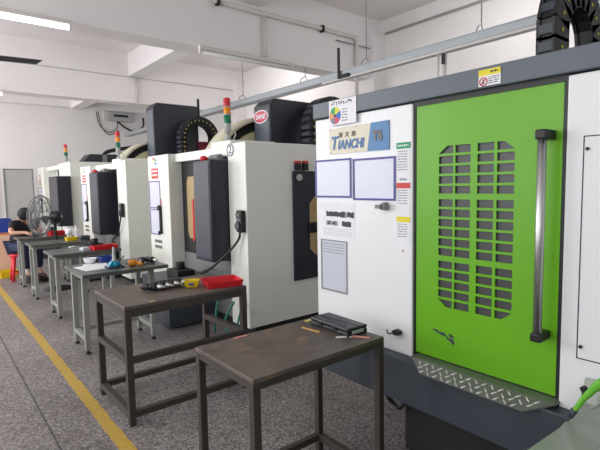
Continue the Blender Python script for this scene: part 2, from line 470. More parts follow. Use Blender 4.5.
bxx = thing('distribution_box', (4.68, YB, 3.48), 'grey electrical box with a dark slot high on the far wall', 'electrical box')
MB().box(4.36, 5.06, YB - .14, YB - .001, 3.46, 3.735).build('enclosure', LGREY, bxx, .006)
MB().box(4.52, 4.94, YB - .146, YB - .138, 3.585, 3.65).build('slot', BLACKM, bxx, label='dark slot')
MB().box(4.25, 4.36, YB - .10, YB - .001, 3.48, 3.735).build('junction_box', WHPIPE, bxx, .005)
for k, (r, pts) in enumerate(((.012, [(4.05, YB - .06, 3.72), (4.12, YB - .06, 3.35), (4.35, YB - .08, 3.13), (4.6, YB - .08, 3.25), (4.62, YB - .1, 3.46)]), (.026, [(4.62, YB - .12, 3.46), (4.85, YB - .12, 3.28), (5.1, YB - .12, 3.2), (5.38, YB - .1, 3.35), (5.42, YB - .06, 3.62)]), (.01, [(4.1, YB - .05, 3.7), (4.2, YB - .05, 3.25), (4.4, YB - .06, 3.06), (4.66, YB - .08, 3.2)]))):
    MB().tube(smooth(pts), r, 8).build('cable', BLACKM, bxx, label='thick black drooping cable' if k == 1 else None)

# ------------------------------------------------------------------ shared machine pieces
def chain_part(parent, path_c, r, a0, a1, y0, y1, leg, name='cable_chain', th=.10, n=11, down=0.0):
    """drag chain: a straight leg of links, then links round an arc in the XZ plane"""
    m = MB(); cx, cz = path_c
    pts = []
    k = int(leg / .075)
    for i in range(k, 0, -1):
        t = math.radians(a0); d = Vector((math.sin(t), 0, -math.cos(t))) * (1 if a0 > a1 else -1)
        p = Vector((cx + r * math.cos(t), 0, cz + r * math.sin(t))) + Vector((0, 0, -i * .075))
        pts.append((p, math.radians(a0)))
    for i in range(n + 1):
        t = math.radians(a0 + (a1 - a0) * i / n)
        pts.append((Vector((cx + r * math.cos(t), 0, cz + r * math.sin(t))), t))
    ym = (y0 + y1) / 2; w = y1 - y0
    step = max(.078, r * math.radians(abs(a1 - a0)) / n * 1.16)
    for p, t in pts:
        R = Matrix.Rotation(-t, 3, 'Y')     # local x -> radial direction
        m.use(0).obox((p.x, ym, p.z), th, w * .92, step * 1.06, R)
        m.obox((p.x, y0 + .008, p.z), th * 1.15, .018, step * 1.08, R).obox((p.x, y1 - .008, p.z), th * 1.15, .018, step * 1.08, R)
        o = R @ Vector((th * .5, 0, 0))
        m.use(2).obox((p.x + o.x, ym, p.z + o.z), .02, w * .75, step * .5, R)
        m.use(1).cyl((p.x, y0 - .004, p.z), (p.x, y0, p.z), .009, n=8)
    return m.build(name, [BLACK, STICKY, SKIRT], parent, .003, 1)

def signal_tower(parent, x, y, z, h):
    p = MB().lathe((x, y, z), [(.03, 0), (.03, .02), (.012, .03), (.012, h * .14), (.034, h * .15), (.034, h * .38), (.034, h * .605), (.034, h * .785)], n=16)
    p.tube(smooth([(x + .01, y - .03, z + .1), (x + .06, y - .05, z + .06), (x + .05, y - .02, z)], 5), .007, 6)
    st = p.build('signal_tower', LGREY, parent)
    for nm, mm, a, b in (('green_lens', LENSG, .38, .575), ('amber_lens', LENSO, .605, .755), ('red_lens', LENSR, .785, .95)):
        MB().lathe((x, y, z + h * a), [(.036, 0), (.037, h * .02), (.036, h * (b - a))] + ([(.028, h * (b - a) + .012)] if nm == 'red_lens' else []), n=16).build(nm, mm, st)
    return st

def scribble_lines(m, x, yl, yr, z0, z1, n, jitter=.25, h=.4):
    dz = (z1 - z0) / n
    for k in range(n):
        z = z1 - (k + .5) * dz; y = yl
        while y > yr:
            w = random.uniform(.006, .02)
            m.box(x - .0006, x, max(y - w, yr), y, z - dz * h / 2, z + dz * h / 2); y -= w + random.uniform(.002, .006)

# ------------------------------------------------------------------ the black-and-white machining centres
def vmc(y0, label, num=False, cheek=.33, cb=(2.20, 2.50, .34, .70), far=(1.62, 2.27), low=False, col_top=2.48, chain_top=2.52, lamp=(2.43, .36), seed=1):
    root = thing('machining_centre', (3.3, y0 + 1.1, 0), label, 'machine', 'white machining centres with dark doors')
    Y = lambda r: y0 + r
    zt = 2.06 if low else 1.92
    # housing
    m = MB()
    m.box(2.4, 4.4, Y(0), Y(cheek), .10, zt)                     # near cheek
    m.box(2.33, 2.62, Y(far[0]), Y(far[1]), .10, zt - .02)           # far cheek
    m.box(2.62, 4.4, Y(.33), Y(far[1]), .10, zt - .02)             # back
    m.box(2.42, 2.62, Y(.33), Y(far[0]), zt - .12, zt - .02)       # lintel
    if not low:
        m.box(2.44, 3.0, Y(.33), Y(.74), zt - .02, zt + .045)
    m.build('housing', OFFW, root, .008)
    MB().box(2.50, 4.3, Y(.05), Y(2.2), 0.0, .10).build('plinth', BLACKM, root, label='black base')
    MB().box(2.50, 2.618, Y(.33), Y(1.62), .10, .70).build('lower_panel', MIDG, root)
    # door recess: dark frame, tan window with a red strip
    d = MB().box(2.50, 2.56, Y(.33), Y(1.62), .70, zt - .12).build('door', BLACKM, root, .004)
    w = MB(); pr = [(1.02, .95), (1.06, .88), (1.44, .88), (1.48, .95), (1.48, 1.55), (1.44, 1.62), (1.06, 1.62), (1.02, 1.55)]
    w.prism([(Y(a), b) for a, b in pr], 'x', 2.494, 2.5).build('door_window', WINBEIGE, d, label='tan door window')
    MB().box(2.485, 2.493, Y(1.30), Y(1.335), .85, 1.35).build('red_strip', RED, d, label='red strip')
    # swing-out control box
    ctop = zt - .16 if not low else 1.76
    b = MB().box(cb[0], cb[1], Y(cb[2]), Y(cb[3]), .74, ctop).build('control_box', NAVY, root, .01)
    MB().box(cb[0] - .006, cb[0] + .002, Y(cb[2] + .02), Y(cb[3] - .02), .78, ctop - .03).build('control_face', DGREY, b, .003)
    if not low:
        MB().lathe((cb[0] + .06, Y(cb[3] - .14), zt - .16), [(.035, 0), (.045, .01), (.045, .03), (.02, .05)], n=14).build('stop_button', RED, b, label='red mushroom button')
        MB().cyl((2.36, Y(cb[2] + .06), zt - .128), (2.36, Y(cb[2] + .26), zt - .128), .032, n=12).build('grey_roller', MIDG, b)
    # services on the far cheek: stickers
    st = MB(); dy = far[1] - 2.27
    x = 2.33
    st.use(0).box(x - .003, x, Y(dy + 1.93), Y(dy + 2.13), 1.76, min(1.96, zt - .03))
    for k in range(4): st.use(1 + k).box(x - .004, x - .003, Y(dy + 1.97 + .06 * (k % 2)), Y(dy + 2.03 + .06 * (k % 2)), 1.785 + .022 * k, 1.812 + .022 * k)
    st.build('colour_chart', [PAPER, PIE[0], STICKY, PIE[4], STICKR], root, label='small colour chart')
    nt = MB().use(0).box(x - .003, x, Y(dy + 1.94), Y(dy + 2.15), 1.61, 1.74).use(1); scribble_lines(nt, x - .003, Y(dy + 2.13), Y(dy + 1.96), 1.63, 1.73, 2, h=.5)
    nt.build('red_notice', [STICKR, PAPER], root, label='red notice')
    nt = MB().use(0).box(x - .002, x, Y(dy + 1.86), Y(dy + 1.98), 1.27, 1.35).use(1); scribble_lines(nt, x - .002, Y(dy + 1.97), Y(dy + 1.87), 1.28, 1.34, 2, h=.5)
    nt.build('red_notice', [STICKR, PAPER], root, label='small red notice')
    for k in (0, 1):
        nt = MB(); scribble_lines(nt, x, Y(dy + 2.14), Y(dy + 1.90), .70 + .07 * k, .77 + .07 * k, 1, h=.55); nt.build('printed_marks', INK, root, label='dark printed marks')
    la = MB().cyl((2.29, Y(dy + 1.90), 1.24), (2.33, Y(dy + 1.90), 1.24), .035, n=12).box(2.30, 2.33, Y(dy + 1.865), Y(dy + 1.90), .95, 1.25).cyl((2.28, Y(dy + 1.885), .93), (2.33, Y(dy + 1.885), .93), .022, n=10)
    la.build('door_latch', BLACK, root, .004)
    tk = MB().box(1.92, 2.47, Y(.80), Y(1.55), .02, .50).build('coolant_tank', SKIRT, root, .008, label='dark coolant tank in front of the base')
    MB().box(2.1, 2.3, Y(.95), Y(1.25), .50, .58).cyl((2.2, Y(1.1), .58), (2.2, Y(1.1), .66), .05).build('pump', BLACKM, tk, .005)
    # roof gear
    if not low:
        c = MB()
        c.prism([(3.10, 1.9), (3.10, col_top - .07), (3.17, col_top), (3.92, col_top), (3.92, 1.9)], 'y', Y(.56), Y(.89))
        cc = c.build('column_cover', NAVY, root, .01)
        MB().box(3.096, 3.10, Y(.585), Y(.865), 1.95, col_top - .12).build('front_plate', BAND, cc)
        if num:
            def oval(ry, rz): return [(Y(.725) + ry * math.cos(2 * PI * k / 32), 2.285 + rz * math.sin(2 * PI * k / 32)) for k in range(32)]
            bd = MB().prism(oval(.145, .076), 'x', 3.084, 3.096).build('badge', PAPER, cc, label='oval badge with white rim')
            MB().prism(oval(.130, .064), 'x', 3.081, 3.084).build('badge_field', LOGO, cc)
            MB().mesh(text_mesh('SANE', .075, face_mx(3.079, Y(.725), 2.283), shear=.25, bold=.002, xs=1.05)).build('badge_lettering', PAPER, cc)
        if col_top > 2.6: MB().cyl((3.95, Y(.6), col_top - .2), (3.95, Y(.6), col_top + .14), .022, n=10).build('vent_rod', BLACKM, root)
        # tool magazine drum
        yc = Y(.90)
        dm = MB()
        N = 48; prof = [(.775, .30), (.775, 0.0), (.69, 0.0), (.69, .06), (.58, .06)]
        dm.lathe((3.30, yc, 1.55), [(.775, .32), (.775, 0), (.725, 0), (.725, .09), (.0001, .09)], axis=(0, 1, 0), n=N)
        mg = dm.build('tool_magazine', RINGM, root)
        MB().lathe((3.30, yc + .055, 1.55), [(.724, .034), (.724, 0), (.0001, 0)], axis=(0, 1, 0), n=N).build('dark_recess', BLACKM, mg)
        MB().lathe((3.30, yc + .02, 1.55), [(.62, .04), (.61, 0), (.0001, 0)], axis=(0, 1, 0), n=N).build('cover_disc', DISCM, mg)
        chain_part(root, (3.80, chain_top - .37), .30, 180, -8, Y(.26), Y(.44), chain_top - .37 - 1.95, n=13, th=.115)
        MB().box(3.90, 4.12, Y(.5), Y(.7), 1.9, 2.3).build('motor_cover', MAROON, root, .02, label='maroon motor cover')
        MB().box(2.98, 3.1, Y(.45), Y(.9), 1.9, 1.94).build('red_bracket', MAROON, root)
    else:
        MB().prism([(2.75, zt - .02), (2.95, zt + .20), (4.2, zt + .20), (4.2, zt - .02)], 'y', Y(.5), Y(1.0)).build('roof_cover', NAVY, root, .008)
        MB().box(3.2, 3.3, Y(.495), Y(.5), zt, zt + .19).build('grey_seam', MIDG, root)
        MB().tube(smooth([(3.4, Y(1.2), zt), (3.45, Y(1.2), zt + .25), (3.7, Y(1.2), zt + .36), (4.3, Y(1.2), zt + .46)]), .045, 10).build('cable_arm', BLACK, root)
    signal_tower(root, lamp[0], Y(lamp[1]), zt + (.045 if lamp[1] > .33 and not low and lamp[1] < .74 else (-.02 if lamp[1] > .33 else 0)), .42)
    if num:
        s = MB().use(0).cyl((2.394, Y(.265), 1.855), (2.40, Y(.265), 1.855), .064, n=24)
        s.use(1).tube([(2.394, Y(.265) + .058 * math.cos(2 * PI * k / 24), 1.855 + .058 * math.sin(2 * PI * k / 24)) for k in range(24)], .0045, 6, closed=True)
        s.mesh(text_mesh('2', .115, face_mx(2.393, Y(.265), 1.855)))
        s.build('number_sticker', [PAPER, INK], root, label='round sticker with a circled 2')
        # side door on the cheek that faces the camera
        sd = MB().box(2.955, 3.75, Y(0) - .02, Y(0) - .001, .50, 1.64).build('side_door', NAVY, root, .004, label='dark service door')
        o = MB().prism([(3.17, .82), (3.24, .75), (3.46, .75), (3.53, .82), (3.53, 1.30), (3.46, 1.37), (3.24, 1.37), (3.17, 1.30)], 'y', Y(0) - .026, Y(0) - .02)
        o.build('side_window', WINBEIGE, sd, label='tan window panel')
        MB().box(3.15, 3.56, Y(0) - .04, Y(0) - .026, .99, 1.10).box(3.2, 3.23, Y(0) - .055, Y(0) - .04, 1.0, 1.09).build('latch_bar', BLACK, sd, .003)
        MB().cyl((3.03, Y(0) - .04, 1.575), (3.03, Y(0) - .02, 1.575), .035, n=18).build('lock', LGREY, sd, label='round grey lock')
        for xx in (2.985, 3.085):
            k = MB().box(xx, xx + .055, Y(0) - .05, Y(0), 1.645, 1.72).build('connector', BLACK, root, .003)
            MB().box(xx, xx + .055, Y(0) - .05, Y(0), 1.722, 1.745).build('connector_cap', STICKR, k, .002)
        for pts in ([(2.30, Y(.2), .62), (2.2, Y(.25), .4), (2.16, Y(.25), .18), (2.2, Y(.35), .02)], [(2.2, Y(-.05), .42), (2.12, Y(-.02), .25), (2.12, Y(-.1), .08), (2.2, Y(-.15), .02)], [(2.395, Y(.06), .36), (2.3, Y(.0), .30), (2.2, Y(-.08), .12), (2.18, Y(-.2), .02)]):
            MB().tube(smooth(pts), .011, 8).build('hose', TEAL, root, label='thin teal air hose')
    return root

vmc(3.77, 'white machining centre numbered 2 with red oval badge on its dark column', num=True)
vmc(7.12, 'white machining centre with tall plain dark column, second behind the brown frame table', col_top=2.92, chain_top=2.70, lamp=(2.43, .37), cheek=.41, cb=(2.20, 2.50, .75, 1.21))
vmc(10.46, 'farthest white machining centre, low dark roof cover, behind the pedestal fan', low=True, lamp=(2.45, .5), cheek=1.0, cb=(2.12, 2.38, -.10, .66), far=(2.35, 3.05))

def sleeve(x, yl, yr, z0, z1, label, bw=.012, g=None, inner=None):
    t = thing('document_sleeve', (x, (yl + yr) / 2, z0), label, 'document sleeve', g)
    MB().box(x - .004, x - .0005, yr, yl, z0, z1).build('sheet', inner or SHEET, t)
    MB().box(x - .007, x - .004, yl - bw, yl, z0, z1).box(x - .007, x - .004, yr, yr + bw, z0, z1).box(x - .007, x - .004, yr + bw, yl - bw, z0, z0 + bw).box(x - .007, x - .004, yr + bw, yl - bw, z1 - bw, z1).build('border', BORDER, t)
    return t
for y0, nm in ((3.77, 'machine numbered 2'), (7.12, 'second white machine behind it')):
    sleeve(2.33, y0 + 2.24, y0 + 1.89, 1.23, 1.58, 'upper blue-edged document sleeve on the far end of the ' + nm)
    sleeve(2.33, y0 + 2.24, y0 + 1.93, .89, 1.22, 'lower blue-edged document sleeve on the far end of the ' + nm)
sleeve(2.33, 10.46 + 3.0, 10.46 + 2.65, 1.1, 1.55, 'pale document sleeve on the far machine behind the pedestal fan')

def pendant(x, y, z0, z1, cord, label):
    t = thing('handwheel_pendant', (x, y, z0), label, 'remote control', 'black handwheel pendants')
    h = z1 - z0
    m = MB().box(x - .06, x - .002, y - .05, y + .05, z0, z1).build('body', BLACK, t, .018, 3)
    MB().cyl((x - .08, y, z0 + h * .30), (x - .06, y, z0 + h * .30), .038, n=20).build('dial', DGREY, m)
    for k in (-.022, .022): MB().cyl((x - .072, y + k, z0 + h * .78), (x - .06, y + k, z0 + h * .78), .013, n=12).build('knob', MIDG, m)
    MB().box(x - .064, x - .058, y - .03, y + .03, z0 + h * .54, z0 + h * .62).build('display', MIDG, m)
    MB().tube(smooth(cord), .012, 8).build('cord', BLACK, t)
    return t
pendant(2.4, 3.835, 1.05, 1.265, [(2.36, 3.835, 1.06), (2.36, 3.87, .98), (2.31, 3.95, .87), (2.22, 4.04, .75), (2.16, 4.18, .65), (2.2, 4.38, .60), (2.38, 4.58, .585), (2.49, 4.7, .58)], 'black handwheel pendant on the machine numbered 2, above the red tray')
pendant(2.4, 7.28, 1.05, 1.265, [(2.35, 7.28, 1.06), (2.35, 7.32, .98), (2.36, 7.5, .78), (2.33, 7.7, .66), (2.42, 7.85, .6)], 'smaller-looking black handwheel pendant hanging on the second white machine')

# ------------------------------------------------------------------ the big white and green machine
T = thing('machining_centre', (2.9, 1.2, 0), 'large white and green drilling machine with slotted sliding door', 'machine')
FX = 1.90
m = MB()
m.box(FX, 4.2, 1.452, 2.18, .605, 1.888)
m.box(FX, 4.2, -.30, .742, .605, 1.888)
m.box(2.02, 4.2, .742, 1.452, .605, 1.888)
m.build('housing', WHITE, T, .006)
MB().box(FX - .015, 4.2, -.30, 2.185, 1.895, 1.984).build('top_band', BAND, T, .004)
MB().box(FX + .01, 2.02, .742, 1.452, 1.87, 1.895).box(FX + .012, 2.02, .742, .758, .62, 1.89).box(FX + .012, 2.02, 1.44, 1.452, .62, 1.89).box(2.0, 2.03, .75, 1.45, .62, 1.89).build('door_track', BLACK, T)
# sliding door plate with real slots
y_cols = [(1.309, 1.233), (1.222, 1.145), (1.112, 1.035), (1.021, .945)]
p, h, blocks, z = .0467, .0352, (5, 6, 5), 1.668
rows = []
for nb in blocks:
    for k in range(nb):
        rows.append((z - h, z)); z -= p
    z -= .0155
ycuts = sorted({.76, 1.438} | {v for c in y_cols for v in c}); zcuts = sorted({.636, 1.872} | {v for r in rows for v in r})
D = bmesh.new(); grid = {}
DX = FX + .015
def gv(y, zz):
    k = (round(y, 5), round(zz, 5))
    if k not in grid: grid[k] = D.verts.new((DX, y, zz))
    return grid[k]
ch = .5
for a in range(len(ycuts) - 1):
    for b in range(len(zcuts) - 1):
        ya, yb, za, zb = ycuts[a], ycuts[a + 1], zcuts[b], zcuts[b + 1]
        hole = any(abs(c[1] - ya) < 1e-6 and abs(c[0] - yb) < 1e-6 for c in y_cols) and any(abs(r[0] - za) < 1e-6 and abs(r[1] - zb) < 1e-6 for r in rows)
        if not hole:
            D.faces.new([gv(ya, za), gv(ya, zb), gv(yb, zb), gv(yb, za)])
        else:
            top = abs(zb - rows[0][1]) < 1e-6; bot = abs(za - rows[-1][0]) < 1e-6
            left = abs(yb - y_cols[0][0]) < 1e-6; right = abs(ya - y_cols[3][1]) < 1e-6
            cut = .044
            def tri(yc, zc, dy, dz):
                D.faces.new([gv(yc, zc), D.verts.new((DX, yc + dy, zc)), D.verts.new((DX, yc, zc + dz))])
            if top and left: tri(yb, zb, -cut, -h * .99)
            if top and right: tri(ya, zb, cut, -h * .99)
            if bot and left: tri(yb, za, -cut, h * .99)
            if bot and right: tri(ya, za, cut, h * .99)
bmesh.ops.remove_doubles(D, verts=D.verts[:], dist=1e-5)
bmesh.ops.recalc_face_normals(D, faces=D.faces[:])
D.normal_update()
bmesh.ops.reverse_faces(D, faces=[f for f in D.faces if f.normal.x > 0])
bmesh.ops.translate(D, verts=D.verts[:], vec=-T.location)
dme = bpy.data.meshes.new('door'); D.to_mesh(dme); D.free(); dme.materials.append(GREEN)
door = bpy.data.objects.new('door', dme); COL.objects.link(door); door.parent = T; door['label'] = 'bright green slotted sliding door'
sm = door.modifiers.new('thickness', 'SOLIDIFY'); sm.thickness = .006; sm.offset = -1
MB().box(FX + .026, FX + .032, .90, 1.34, .86, 1.70).build('window_pane', SLOT, door, label='dark grey pane behind the slots')
MB().cyl((1.84, .804, .90), (1.84, .804, 1.665), .0165, n=24).build('handle', CHROME, door, label='long chrome bar handle')
hd = door.children[-1]
for z0, z1 in ((1.655, 1.692), (.868, .902)):
    MB().box(1.82, 1.915, .783, .825, z0, z1).build('handle_bracket', BLACK, door, .006)
# scrape where the paint has come off
sc = MB()
for pts in ([(1.345, .777), (1.318, .782), (1.297, .772), (1.276, .775), (1.256, .758), (1.280, .758), (1.302, .763), (1.322, .771)], [(1.268, .768), (1.248, .752), (1.226, .754), (1.214, .738), (1.222, .724), (1.238, .738), (1.258, .746)], [(1.252, .774), (1.230, .774), (1.217, .760), (1.238, .757)]):
    sc.prism(pts, 'x', DX - .0012, DX)
sc.build('paint_scrape', SKIRT, door, label='dark scrape in the green paint')
# tread plate sill
tp = MB()
tp.prism([(FX + .03, .632), (1.862, .628), (1.795, .588), (1.795, .583), (1.862, .622), (FX + .03, .626)], 'y', .83, 1.325)
def wedge(mb, ya, yb):
    # chamfered end: inner edge runs to ya, outer lip stops at yb
    v = [(FX + .03, ya, .632), (1.862, ya, .628), (FX + .03, yb, .632), (1.862, yb, .628), (1.795, yb, .588)]
    w = [(a, b, c - .006) for a, b, c in v]
    mb._mk(v + w, [(0, 1, 3, 2), (1, 4, 3), (5, 7, 8, 6), (6, 8, 9), (0, 5, 6, 1), (1, 6, 9, 4)])
wedge(tp, 1.425, 1.325); wedge(tp, .735, .83)
tpo = tp.build('sill_plate', TREAD, T, label='aluminium tread plate sill')
bp = MB()
nx = 0
for i in range(3):
    for j in range(17):
        y = .78 + j * .0375 + (0 if i % 2 else .0188)
        s_ = .016 + i * .0235
        xx = 1.858 - s_ * .859; zz = .6265 - s_ * .512
        if y > 1.405 - (s_ * 1.2) or y < .76 + s_ * 1.3: continue
        n_ = Vector((-.512, 0, .859)); tdir = Vector((.859, 0, .512)); yd = Vector((0, 1, 0))
        a = (yd * (1 if (i + j) % 2 else -1) + tdir).normalized(); bdir = n_.cross(a)
        R = Matrix((a, bdir, n_)).transposed()
        bp.ball((xx, y, zz), .0155, .0046, .0034, 8, 5, rot=R)
bp.build('tread_pattern', TREADB, tpo)
# skirt under the door
MB().box(1.835, 1.96, .665, 2.10, .375, .606).build('skirt', SKIRT, T, .006, label='dark slate lower apron')
MB().box(2.03, 3.95, -.28, 1.60, .0, .605).box(2.7, 3.95, 1.6, 2.1, .12, .605).build('base', BLACKM, T, .01)
for q in ((2.85, 2.0), (3.8, 2.0)): MB().cyl((q[0], q[1], 0), (q[0], q[1], .12), .04).cyl((q[0], q[1], 0), (q[0], q[1], .02), .06).build('levelling_foot', MIDG, T)
# projecting chip tray at the near end
ct = MB()
prof = [(1.25, .617), (1.70, .624), (1.79, .64), (1.85, .68), (1.895, .76), (1.895, .56), (1.25, .56)]
ct.prism(prof, 'y', -.30, .648)
for v in ct.bm.verts:
    if v.co.y > 0: v.co.y += max(0, 1.895 - v.co.x) * .055
for f in ct.bm.faces: f.smooth = False
MB_ct = ct.build('chip_tray', PALEST, T, .004, label='pale steel projecting tray')
MB().box(1.45, 1.88, -.25, .60, .0, .56).build('tray_cabinet', SKIRT, T, .008)
# access panel with a dark joint and screws
ap = MB()
a0, a1, z0, z1 = -.2, .683, .82, 1.66
for q in ((a0, a0 + .004, z0, z1), (a1 - .004, a1, z0, z1)): ap.box(FX - .001, FX + .002, *q)
ap.box(FX - .001, FX + .002, a0, a1, z0, z0 + .004).box(FX - .001, FX + .002, a0, a1, z1 - .004, z1)
pn = ap.build('panel_joint', BLACK, T)
MB().box(FX - .004, FX, a0 + .006, a1 - .006, z0 + .006, z1 - .006).build('access_panel', WHITE, T, .001)
acc = T.children[-1]
for zz in (.87, 1.612): MB().cyl((FX - .010, .667, zz), (FX - .004, .667, zz), .0065, n=12).build('screw', BLACK, acc)
# name plate
npl = thing  # (name kept short below)
plate = MB().use(0).prism([(2.05, 1.675), (2.05, 1.822), (1.722, 1.824), (1.748, 1.675)], 'x', FX - .006, FX)
plate.use(1).prism([(1.748, 1.675), (1.722, 1.824), (1.596, 1.825), (1.596, 1.673)], 'x', FX - .006, FX)
pl = plate.build('name_plate', [CREAM, BLUEPL], T, label='cream and blue name plate')
l1 = MB()
l1.mesh(text_mesh('T', .105, face_mx(FX - .0075, 2.010, 1.733), shear=.2, bold=.003, xs=.85))
l1.mesh(text_mesh('IANCHI', .071, face_mx(FX - .0075, 1.875, 1.722), shear=.2, bold=.0025, xs=.85))
l1.build('lettering', BLUEINK, pl, label='blue TIANCHI lettering')
for k, chh in enumerate('润天驰'): MB().mesh(text_mesh(chh, .031, face_mx(FX - .0075, 1.955 - .052 * k, 1.778), bold=.0008, shear=.15)).build('bronze_character', BROWNINK, pl)
MB().mesh(text_mesh('T6', .072, face_mx(FX - .0075, 1.672, 1.75), bold=.003, xs=.85)).build('model_lettering', BROWNINK, pl, label='bronze T6 lettering')
rv = MB()
for y in (2.04, 1.83, 1.605):
    for z in (1.682, 1.815): rv.cyl((FX - .009, y, z), (FX - .006, y, z), .003, n=8)
rv.build('rivets', MIDG, pl)
# warning strip
ws = MB().use(0).box(FX - .002, FX, 1.466, 1.548, 1.185, 1.702)
ws.use(1).box(FX - .003, FX, 1.464, 1.550, 1.672, 1.703)
ws.use(2).box(FX - .003, FX, 1.464, 1.550, 1.472, 1.500)
ws.use(3).box(FX - .003, FX, 1.464, 1.550, 1.300, 1.328)
ws.use(0); scribble_lines(ws, FX - .003, 1.54, 1.475, 1.677, 1.698, 1)
ws.use(4)
scribble_lines(ws, FX - .002, 1.542, 1.48, 1.56, 1.665, 8)
scribble_lines(ws, FX - .002, 1.542, 1.48, 1.39, 1.468, 6)
scribble_lines(ws, FX - .002, 1.542, 1.48, 1.22, 1.295, 6)
scribble_lines(ws, FX - .002, 1.53, 1.485, 1.505, 1.53, 1)
ws.build('warning_strip', [PAPER, STICKG, STICKR, STICKY, LINK_], T, label='white warning strip, green red and yellow headings')
# prohibition sticker on the top band
ps = MB().use(0).box(FX - .018, FX - .015, .995, 1.093, 1.902, 1.970)
ps.use(1).box(FX - .019, FX - .015, .995, 1.093, 1.945, 1.970)
ps.use(2).tube([(FX - .0195, 1.071 + .0165 * math.cos(2 * PI * k / 24), 1.921 + .0165 * math.sin(2 * PI * k / 24)) for k in range(24)], .0022, 6, closed=True)
ps.obox((FX - .0195, 1.071, 1.921), .002, .032, .003, Matrix.Rotation(-PI / 4, 3, 'X'))
ps.use(3).cyl((FX - .0195, 1.071, 1.928), (FX - .018, 1.071, 1.928), .003, n=8).box(FX - .0195, FX - .018, 1.068, 1.074, 1.911, 1.925)
scribble_lines(ps, FX - .018, 1.048, 1.002, 1.908, 1.940, 4)
scribble_lines(ps, FX - .019, 1.04, 1.005, 1.952, 1.964, 1, h=.6)
ps.build('prohibition_sticker', [PAPER, STICKY, STICKR, INK], T, label='yellow-headed sticker with red prohibition ring')
MB().cyl((FX - .045, 1.612, 1.378), (FX, 1.622, 1.378), .018, .024, n=16).box(FX - .06, FX - .04, 1.612, 1.65, 1.368, 1.388).build('lock_knob', MIDG, T, .003)
MB().prism([(1.562, .716), (1.557, .728), (1.542, .735), (1.517, .730), (1.510, .718), (1.517, .708), (1.542, .703), (1.557, .708)], 'x', FX - .03, FX).tube(smooth([(FX - .02, 1.557, .715), (FX - .03, 1.577, .705), (FX - .03, 1.590, .712), (FX - .03, 1.592, .725)], 5), .004, 6).build('hook_latch', BLACK, T, .003)
MB().cyl((FX - .002, 1.508, 1.152), (FX, 1.508, 1.152), .006, n=10).build('dot_sticker', CHALKO, T)
# wiring chains over the roof
chain_part(T, (2.45, 2.16), .21, 180, -5, .905, .985, .18, th=.13, n=9)
MB().box(2.2, 2.36, .86, 1.06, 1.984, 2.0).build('chain_bracket', MIDG, T)

# air gun hung on the front above the tray
ag = thing('air_blow_gun', (1.76, .62, .63), 'lime green air blow gun resting on the pale steel tray', 'air gun')
MB().tube(smooth([(1.76, .632, .676), (1.762, .622, .695), (1.765, .606, .728), (1.763, .583, .762), (1.758, .557, .798), (1.752, .53, .825), (1.748, .50, .835)], 5), [.009] * 6 + [.010] * 6 + [.0125] * 6 + [.016] * 6 + [.016] * 6 + [.012] * 1, 12).build('handle', GUNG, ag)
MB().cyl((1.757, .643, .650), (1.76, .631, .680), .0085, .0125, n=12).cyl((1.752, .655, .634), (1.757, .643, .652), .005, .007, n=10).build('nozzle', SKIRT, ag)
MB().tube(smooth([(1.755, .592, .712), (1.745, .575, .712), (1.745, .556, .728), (1.75, .54, .755)], 5), .005, 8).build('trigger', MIDG, ag)
MB().cyl((1.775, .615, .757), (1.795, .612, .757), .009, n=12).cyl((1.762, .604, .745), (1.776, .615, .757), .006, n=10).build('hanging_hook', BLACKM, ag)
MB().tube(smooth([(1.748, .50, .835), (1.74, .42, .79), (1.72, .30, .67), (1.68, .15, .634), (1.6, .0, .631)]), .008, 8).build('hose', GUNG, ag)

# papers on the white front
sleeve(FX, 2.182, 1.873, 1.420, 1.646, 'left blue-bordered document sleeve under the name plate on the green-doored machine', .011)
sleeve(FX, 1.858, 1.555, 1.408, 1.638, 'right blue-bordered document sleeve under the blue T6 plate', .011)
po = thing('poster', (FX, 1.94, 1.838), 'small white poster with a six-colour pie chart above the name plate', 'poster')
MB().box(FX - .0185, FX - .0165, 1.817, 2.036, 1.838, 1.980).build('paper', PAPER, po)
pie = MB()
cy, cz, rp = 1.985, 1.893, .046
for k in range(6):
    a0_, a1_ = math.radians(60 * k - 90), math.radians(60 * k - 30)
    pts = [(cy, cz)] + [(cy - rp * math.cos(a0_ + (a1_ - a0_) * i / 6), cz + rp * 1.06 * math.sin(a0_ + (a1_ - a0_) * i / 6)) for i in range(7)]
    pie.use([1, 0, 5, 4, 3, 2][k]).prism(pts, 'x', FX - .0195, FX - .0185)
pie.use(6).cyl((FX - .0215, cy, cz), (FX - .0195, cy, cz), .008, n=10)
pie.build('pie_chart', PIE + [INK], po)
pr = MB()
for k in range(9):
    y = 2.015 - k * .0195
    for q in range(3): pr.obox((FX - .0188, y - random.uniform(0, .008), 1.962 + random.uniform(-.008, .008)), .0008, random.uniform(.006, .018), random.uniform(.003, .005), Matrix.Rotation(random.uniform(-1.2, 1.2), 3, 'X'))
for k in range(5): scribble_lines(pr, FX - .0185, 1.928, 1.885, 1.855 + k * .0155, 1.863 + k * .0155, 1, h=.6)
pr.build('print', INK, po)

sh = thing('printed_sheet', (FX, 2.0, 1.18), 'white sheet printed with rows of dark marks, below left blue sleeve', 'paper')
MB().box(FX - .0015, FX, 1.85, 2.148, 1.18, 1.392).build('paper', PAPER, sh)
for a, b, z0, z1 in ((2.09, 1.865, 1.302, 1.34), (2.09, 2.0, 1.252, 1.282), (1.955, 1.885, 1.250, 1.285)):
    pr = MB(); y = a
    while y > b:
        w = random.uniform(.012, .026); pr.use(random.choice((0, 0, 1))).box(FX - .0022, FX - .0015, y - w, y, z0 + random.uniform(0, .008), z1 - random.uniform(0, .008)); y -= w
    pr.build('printed_picture_row', [INK, LINK_], sh)
pr = MB(); scribble_lines(pr, FX - .0015, 2.12, 1.87, 1.19, 1.24, 4, h=.15); pr.build('print', LINK_, sh)

